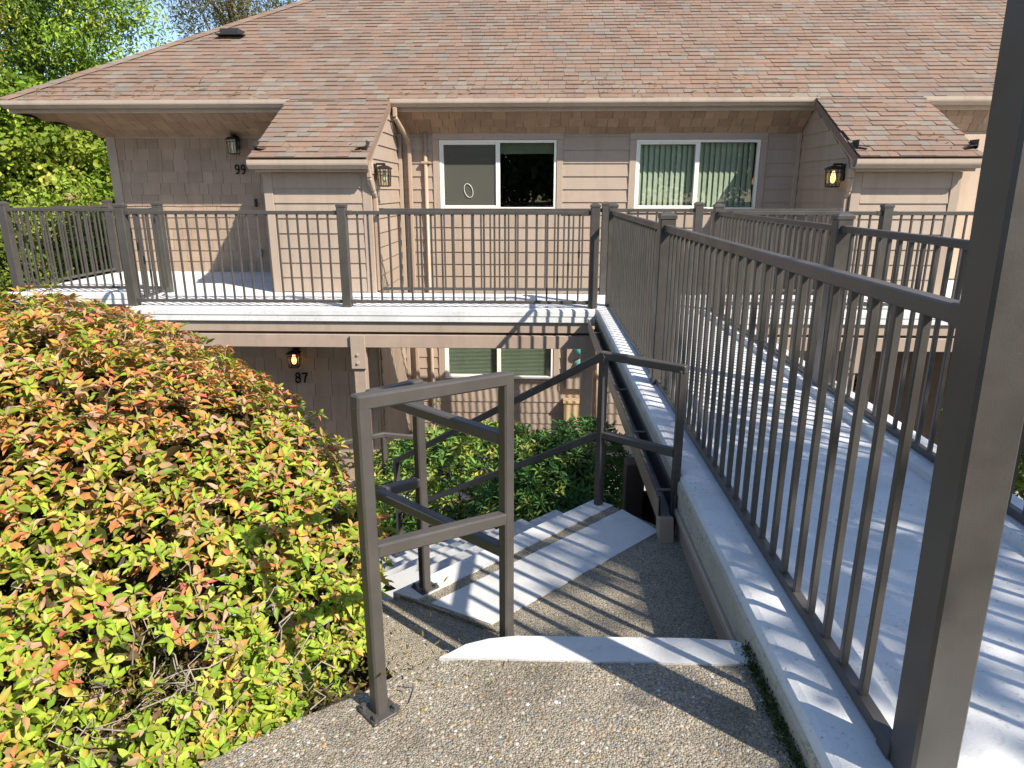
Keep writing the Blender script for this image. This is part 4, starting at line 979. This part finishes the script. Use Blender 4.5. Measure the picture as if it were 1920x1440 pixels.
# weedy sprig in front of the lower wall
sp = empty('weed_sprig', (-.95, 6.6, -1.6), 'tall thin weed growing above the green shrub', 'weed')
rgw = np.random.default_rng(3); n = 60; hz = rgw.uniform(0, 1, n)
P = np.column_stack([-1.0+rgw.normal(0, .03, n), 6.5+rgw.normal(0, .03, n), -1.35+hz*.85])
many('leaves', LT_V, LT_F, P, rand_unit(n, rgw), rand_unit(n, rgw), rgw.uniform(.03, .09, n)*(1.2-hz), rgw.uniform(.015, .03, n)*(1.2-hz), pal(rgw, n, [(.20, .26, .03), (.12, .2, .03)], [1, 1]), 'leaf', sp)['kind'] = 'stuff'
twigs('stem', [([(-1.0, 6.5, -2.3), (-1.01, 6.5, -1.2), (-.99, 6.5, -.48)], [.006, .005, .003])], 'twig', sp)

# --- trees
def tree(name, label, base, height, crown_c, crown_r, nclump, per, L0, L1, wr, cols, p, seed, limbs=16, trunk=.16, clump=.45, group=None, cat='tree', up=.3, shape=None):
    rg = np.random.default_rng(seed); base = np.array(base, float); cc = np.array(crown_c, float); cr = np.array(crown_r, float)
    root = empty(name, tuple(base), label, cat, group)
    # clumps through the volume
    d = rand_unit(nclump, rg); r = rg.random(nclump)**(1/2.2); C0 = cc+d*cr*r[:, None]
    if shape: C0 = C0[shape(C0)]
    n = len(C0); k = np.repeat(np.arange(n), per)
    P = C0[k]+rg.normal(0, 1, (len(k), 3))*clump*np.array([.5, .5, .33])
    out = (P-cc)/cr; out /= np.linalg.norm(out, axis=1, keepdims=True)+1e-6
    N = out*.5+np.array([0, 0, up])+rg.normal(0, .55, P.shape); Xd = rand_unit(len(P), rg)+out*.4+np.array([0, 0, -.25])
    tone = pal(rg, n, cols, p)[k]*rg.uniform(.75, 1.25, (len(k), 1)); Lx = rg.uniform(L0, L1, len(k))
    many('crown', LT_V, LT_F, P, Xd, N, Lx, Lx*wr, tone, 'tree_leaf', root, True)['kind'] = 'stuff'
    top = cc+np.array([0, 0, cr[2]*.55]); m1 = base*.5+cc*.5+rg.normal(0, .15, 3)
    sg = [([base-np.array([0, 0, .3]), base*.75+m1*.25, m1, cc, top], [trunk*1.25, trunk, trunk*.75, trunk*.45, trunk*.15])]
    for i in rg.choice(n, min(limbs, n), replace=False):
        e = C0[i]; f = rg.uniform(.35, .95); s0 = base*(1-f)+cc*f; mm = s0*.5+e*.5+np.array([0, 0, .12])+rg.normal(0, .1, 3); sg.append(([s0, mm, e], [trunk*.32, trunk*.18, trunk*.05]))
    add('trunk', *join([tube_vf(a, b, 8, False) for a, b in sg]), 'bark', root, True)
    return root
G_BR = [(.15, .24, .03), (.22, .31, .035), (.10, .175, .025), (.30, .34, .05), (.065, .12, .02)]
bgp = 'trees and shrubs on the bank behind the railing'
GL = [(.20, .29, .03), (.29, .37, .045), (.14, .22, .025), (.36, .38, .07)]
tree('cedar_tree', 'tall feathery bright green cedar behind the hip of the roof', (-12.2, 17.5, .8), 10, (-12.0, 17.4, 6.0), (2.9, 1.8, 4.2), 800, 60, .07, .16, .36, [tuple(c*1.35 for c in q) for q in G_BR], [4, 5, 3, 1.5, 2], 201, clump=.5, group=bgp)
tree('cedar_tree', 'dull olive pine behind the upper roof edge', (-8.3, 21, -.5), 9, (-8.6, 21, 6.0), (1.9, 1.5, 2.6), 300, 55, .06, .16, .2, [(.16, .15, .04), (.24, .2, .07), (.10, .11, .03), (.30, .2, .08)], [3, 2, 3, 1], 202, clump=.5, group=bgp)
tree('pine_tree', 'golden needled pine at the far end of the bank', (-13.2, 15.4, 1.5), 8, (-12.3, 14.9, 4.4), (1.0, .9, 1.7), 130, 60, .08, .2, .10, [(.40, .26, .06), (.24, .24, .06), (.5, .34, .08), (.18, .22, .08)], [3, 2, 2, 2], 203, clump=.5, group=bgp)
tree('leafy_bush', 'lime green broad leaved bush reaching over the end railing', (-11.9, 15.2, -.2), 4.6, (-11.7, 15.2, 1.6), (2.1, 1.3, 2.2), 560, 55, .08, .17, .62, GL, [4, 4, 3, 1], 204, clump=.38, trunk=.06, group=bgp, cat='bush', limbs=60)
tree('leafy_bush', 'dark leggy bush low behind the corner railing post', (-9.7, 11.6, -1.4), 2.4, (-9.4, 11.4, -.3), (1.1, .9, 1.0), 240, 45, .06, .12, .5, [(.14, .20, .03), (.22, .28, .03), (.26, .19, .09), (.10, .14, .02)], [4, 3, 1.6, 3], 205, clump=.3, trunk=.05, group=bgp, cat='bush', limbs=60)
tree('leafy_bush', 'yellow green bush beside the porch wall', (-11.0, 17.2, -.3), 4.4, (-10.9, 17.2, 1.6), (1.7, 1.2, 2.3), 480, 50, .08, .16, .6, GL, [4, 3, 3, .6], 206, clump=.38, trunk=.05, group=bgp, cat='bush', limbs=60)
tree('leafy_bush', 'sparse brown stemmed bush between the bank and the porch', (-9.6, 14.0, -1.0), 3.0, (-9.5, 14.0, .1), (1.1, 1.0, 1.3), 220, 40, .07, .13, .55, [(.22, .31, .03), (.30, .37, .06), (.36, .26, .15)], [4, 3, 1], 207, clump=.32, trunk=.04, group=bgp, cat='bush', limbs=50)
# unseen trees: one shades the footbridge, the last two added to darken window reflections
tree('maple_tree', 'maple shading the near end of the footbridge', (8.6, -3.0, -.3), 8, (7.85, -2.1, 6.3), (1.6, 2.1, 1.5), 112, 38, .10, .18, .7, G_BR, [4, 4, 3, 2, 2], 210, clump=.42, trunk=.18, group='trees behind the viewpoint')
tree('maple_tree', 'broad maple reflected in the window with vertical blinds', (8.0, -11.0, -.3), 8, (7.6, -10.8, 4.4), (3.6, 2.2, 3.6), 420, 40, .16, .3, .7, G_BR, [4, 4, 3, 2, 2], 211, clump=.7, trunk=.22, group='trees behind the viewpoint')
tree('maple_tree', 'dark unseen maple added to keep sky out of the screened window reflection', (-2.5, -12.5, -.3), 9, (-2.5, -12.5, 4.2), (4.2, 2.0, 4.4), 420, 36, .2, .36, .7, G_BR, [2, 2, 4, 1, 4], 212, clump=.8, trunk=.25, group='trees behind the viewpoint')
tree('maple_tree', 'tall unseen maple added between the two others to darken the window reflections', (2.8, -15, -.3), 9, (2.8, -15, 4.6), (4.2, 2.0, 4.8), 420, 36, .2, .36, .7, G_BR, [2, 2, 4, 1, 4], 213, clump=.8, trunk=.25, group='trees behind the viewpoint')
# shrub right of the bridge with a small striped flag
shrub('leafy_bush', 'yellow green strappy shrub right of the footbridge', (3.15, 3.3, -.15), (.75, 1.2, .42), 900, 7, .08, .16, .16, [(.24, .30, .04), (.34, .38, .06), (.15, .22, .03)], [3, 2, 3], 71, up=.9)
fl = empty('garden_flag', (2.75, 3.2, -.2), 'small red and white striped flag in the shrub right of the bridge', 'flag')
V = []; Fc = []
for i in range(7):
    for j in range(5): V.append((2.72+.045*i, 3.20+.02*math.sin(i*1.1), .08+.07*j-.012*i))
Fc = [[j+i*5, j+(i+1)*5, j+1+(i+1)*5, j+1+i*5] for i in range(6) for j in range(4)]
add('cloth', V, Fc, 'flag_cloth', fl, True); tube('staff', [(2.715, 3.2, -.25), (2.715, 3.2, .45)], .006, 'gray_plastic', fl)
# rocks and moss by the landing
def rock(cx, cy, cz, r, seed, label):
    rg = np.random.default_rng(seed); V = []; Fc = []; n, m = 10, 7
    for i in range(m+1):
        for k in range(n):
            th = math.pi*i/m; ph = 2*math.pi*k/n; q = 1+.22*rg.normal()*(0 < i < m)
            V.append((cx+r[0]*q*math.sin(th)*math.cos(ph), cy+r[1]*q*math.sin(th)*math.sin(ph), cz+r[2]*q*math.cos(th)))
    for i in range(m):
        for k in range(n): Fc.append([i*n+k, (i+1)*n+k, (i+1)*n+(k+1) % n, i*n+(k+1) % n])
    tag(add('rock', V, Fc, 'rock', None, True), label, 'rock', 'rocks beside the landing')
rock(.16, 3.62, -.72, (.20, .14, .17), 1, 'grey mottled rock at the corner of the landing')
rock(.58, 3.45, -.72, (.22, .16, .17), 2, 'dark rock beneath the drain gutter outlet')
rgm = np.random.default_rng(15); n = 1700
P = np.column_stack([.672+rgm.normal(0, .008, n)-np.abs(rgm.normal(0, .012, n)), rgm.uniform(1.1, 1.86, n), PZ+np.abs(rgm.normal(0, .012, n))])
mo = many('moss', LT_V, LT_F, P, rand_unit(n, rgm)+np.array([0, 0, .5]), rand_unit(n, rgm), rgm.uniform(.006, .016, n), rgm.uniform(.003, .006, n), pal(rgm, n, [(.05, .09, .02), (.09, .13, .03), (.04, .06, .02)], [1, 1, 1]), 'tree_leaf', None)
tag(mo, 'dark green moss strip between footpath and footbridge kerb', None, None, 'stuff')
# fallen leaves and litter on the soil under the azalea and on the stairs
n = 1500; xy = np.column_stack([rgm.uniform(-3.2, -.45, n), rgm.uniform(1.2, 3.2, n)])
P = np.array([(a, b, hgt(a, b)+.012) for a, b in xy])
lt = many('leaf_litter', LT_V, LT_F, P, rand_unit(n, rgm)*np.array([1, 1, .2]), rand_unit(n, rgm)*.3+np.array([0, 0, 1]), rgm.uniform(.02, .05, n), rgm.uniform(.01, .02, n), pal(rgm, n, [(.30, .18, .10), (.22, .12, .07), (.36, .25, .15)], [1, 1, 1]), 'leaf', None)
tag(lt, 'dry brown leaf litter under the azalea', None, None, 'stuff')

# dry pine needles caught on the roof edges
n = 240; rgn = np.random.default_rng(77); xs_ = np.where(rgn.random(n) < .55, rgn.uniform(-7.3, -3.6, n), rgn.uniform(-3.4, 5.0, n)); ss = np.abs(rgn.normal(0, .35, n)); bumpm = ((xs_ > -3.45) & (xs_ < -2.1)) | (xs_ > 3.85)
P = np.array([Pb(x, .05+a_) if q else Pm(x, .03+a_) for x, a_, q in zip(xs_, ss, bumpm)])+np.array([0, -.008, .02])
d_ = np.column_stack([rgn.normal(0, 1, n), rgn.normal(0, .6, n), rgn.normal(0, .25, n)])
nl = many('pine_needles', LT_V, LT_F, P, d_, np.tile([0, -.5, .8], (n, 1)), rgn.uniform(.07, .17, n), rgn.uniform(.003, .005, n), pal(rgn, n, [(.55, .40, .20), (.42, .28, .14)], [1, 1]), 'leaf', None)
tag(nl, 'dry tan pine needles scattered on the roof shingles', None, None, 'stuff')
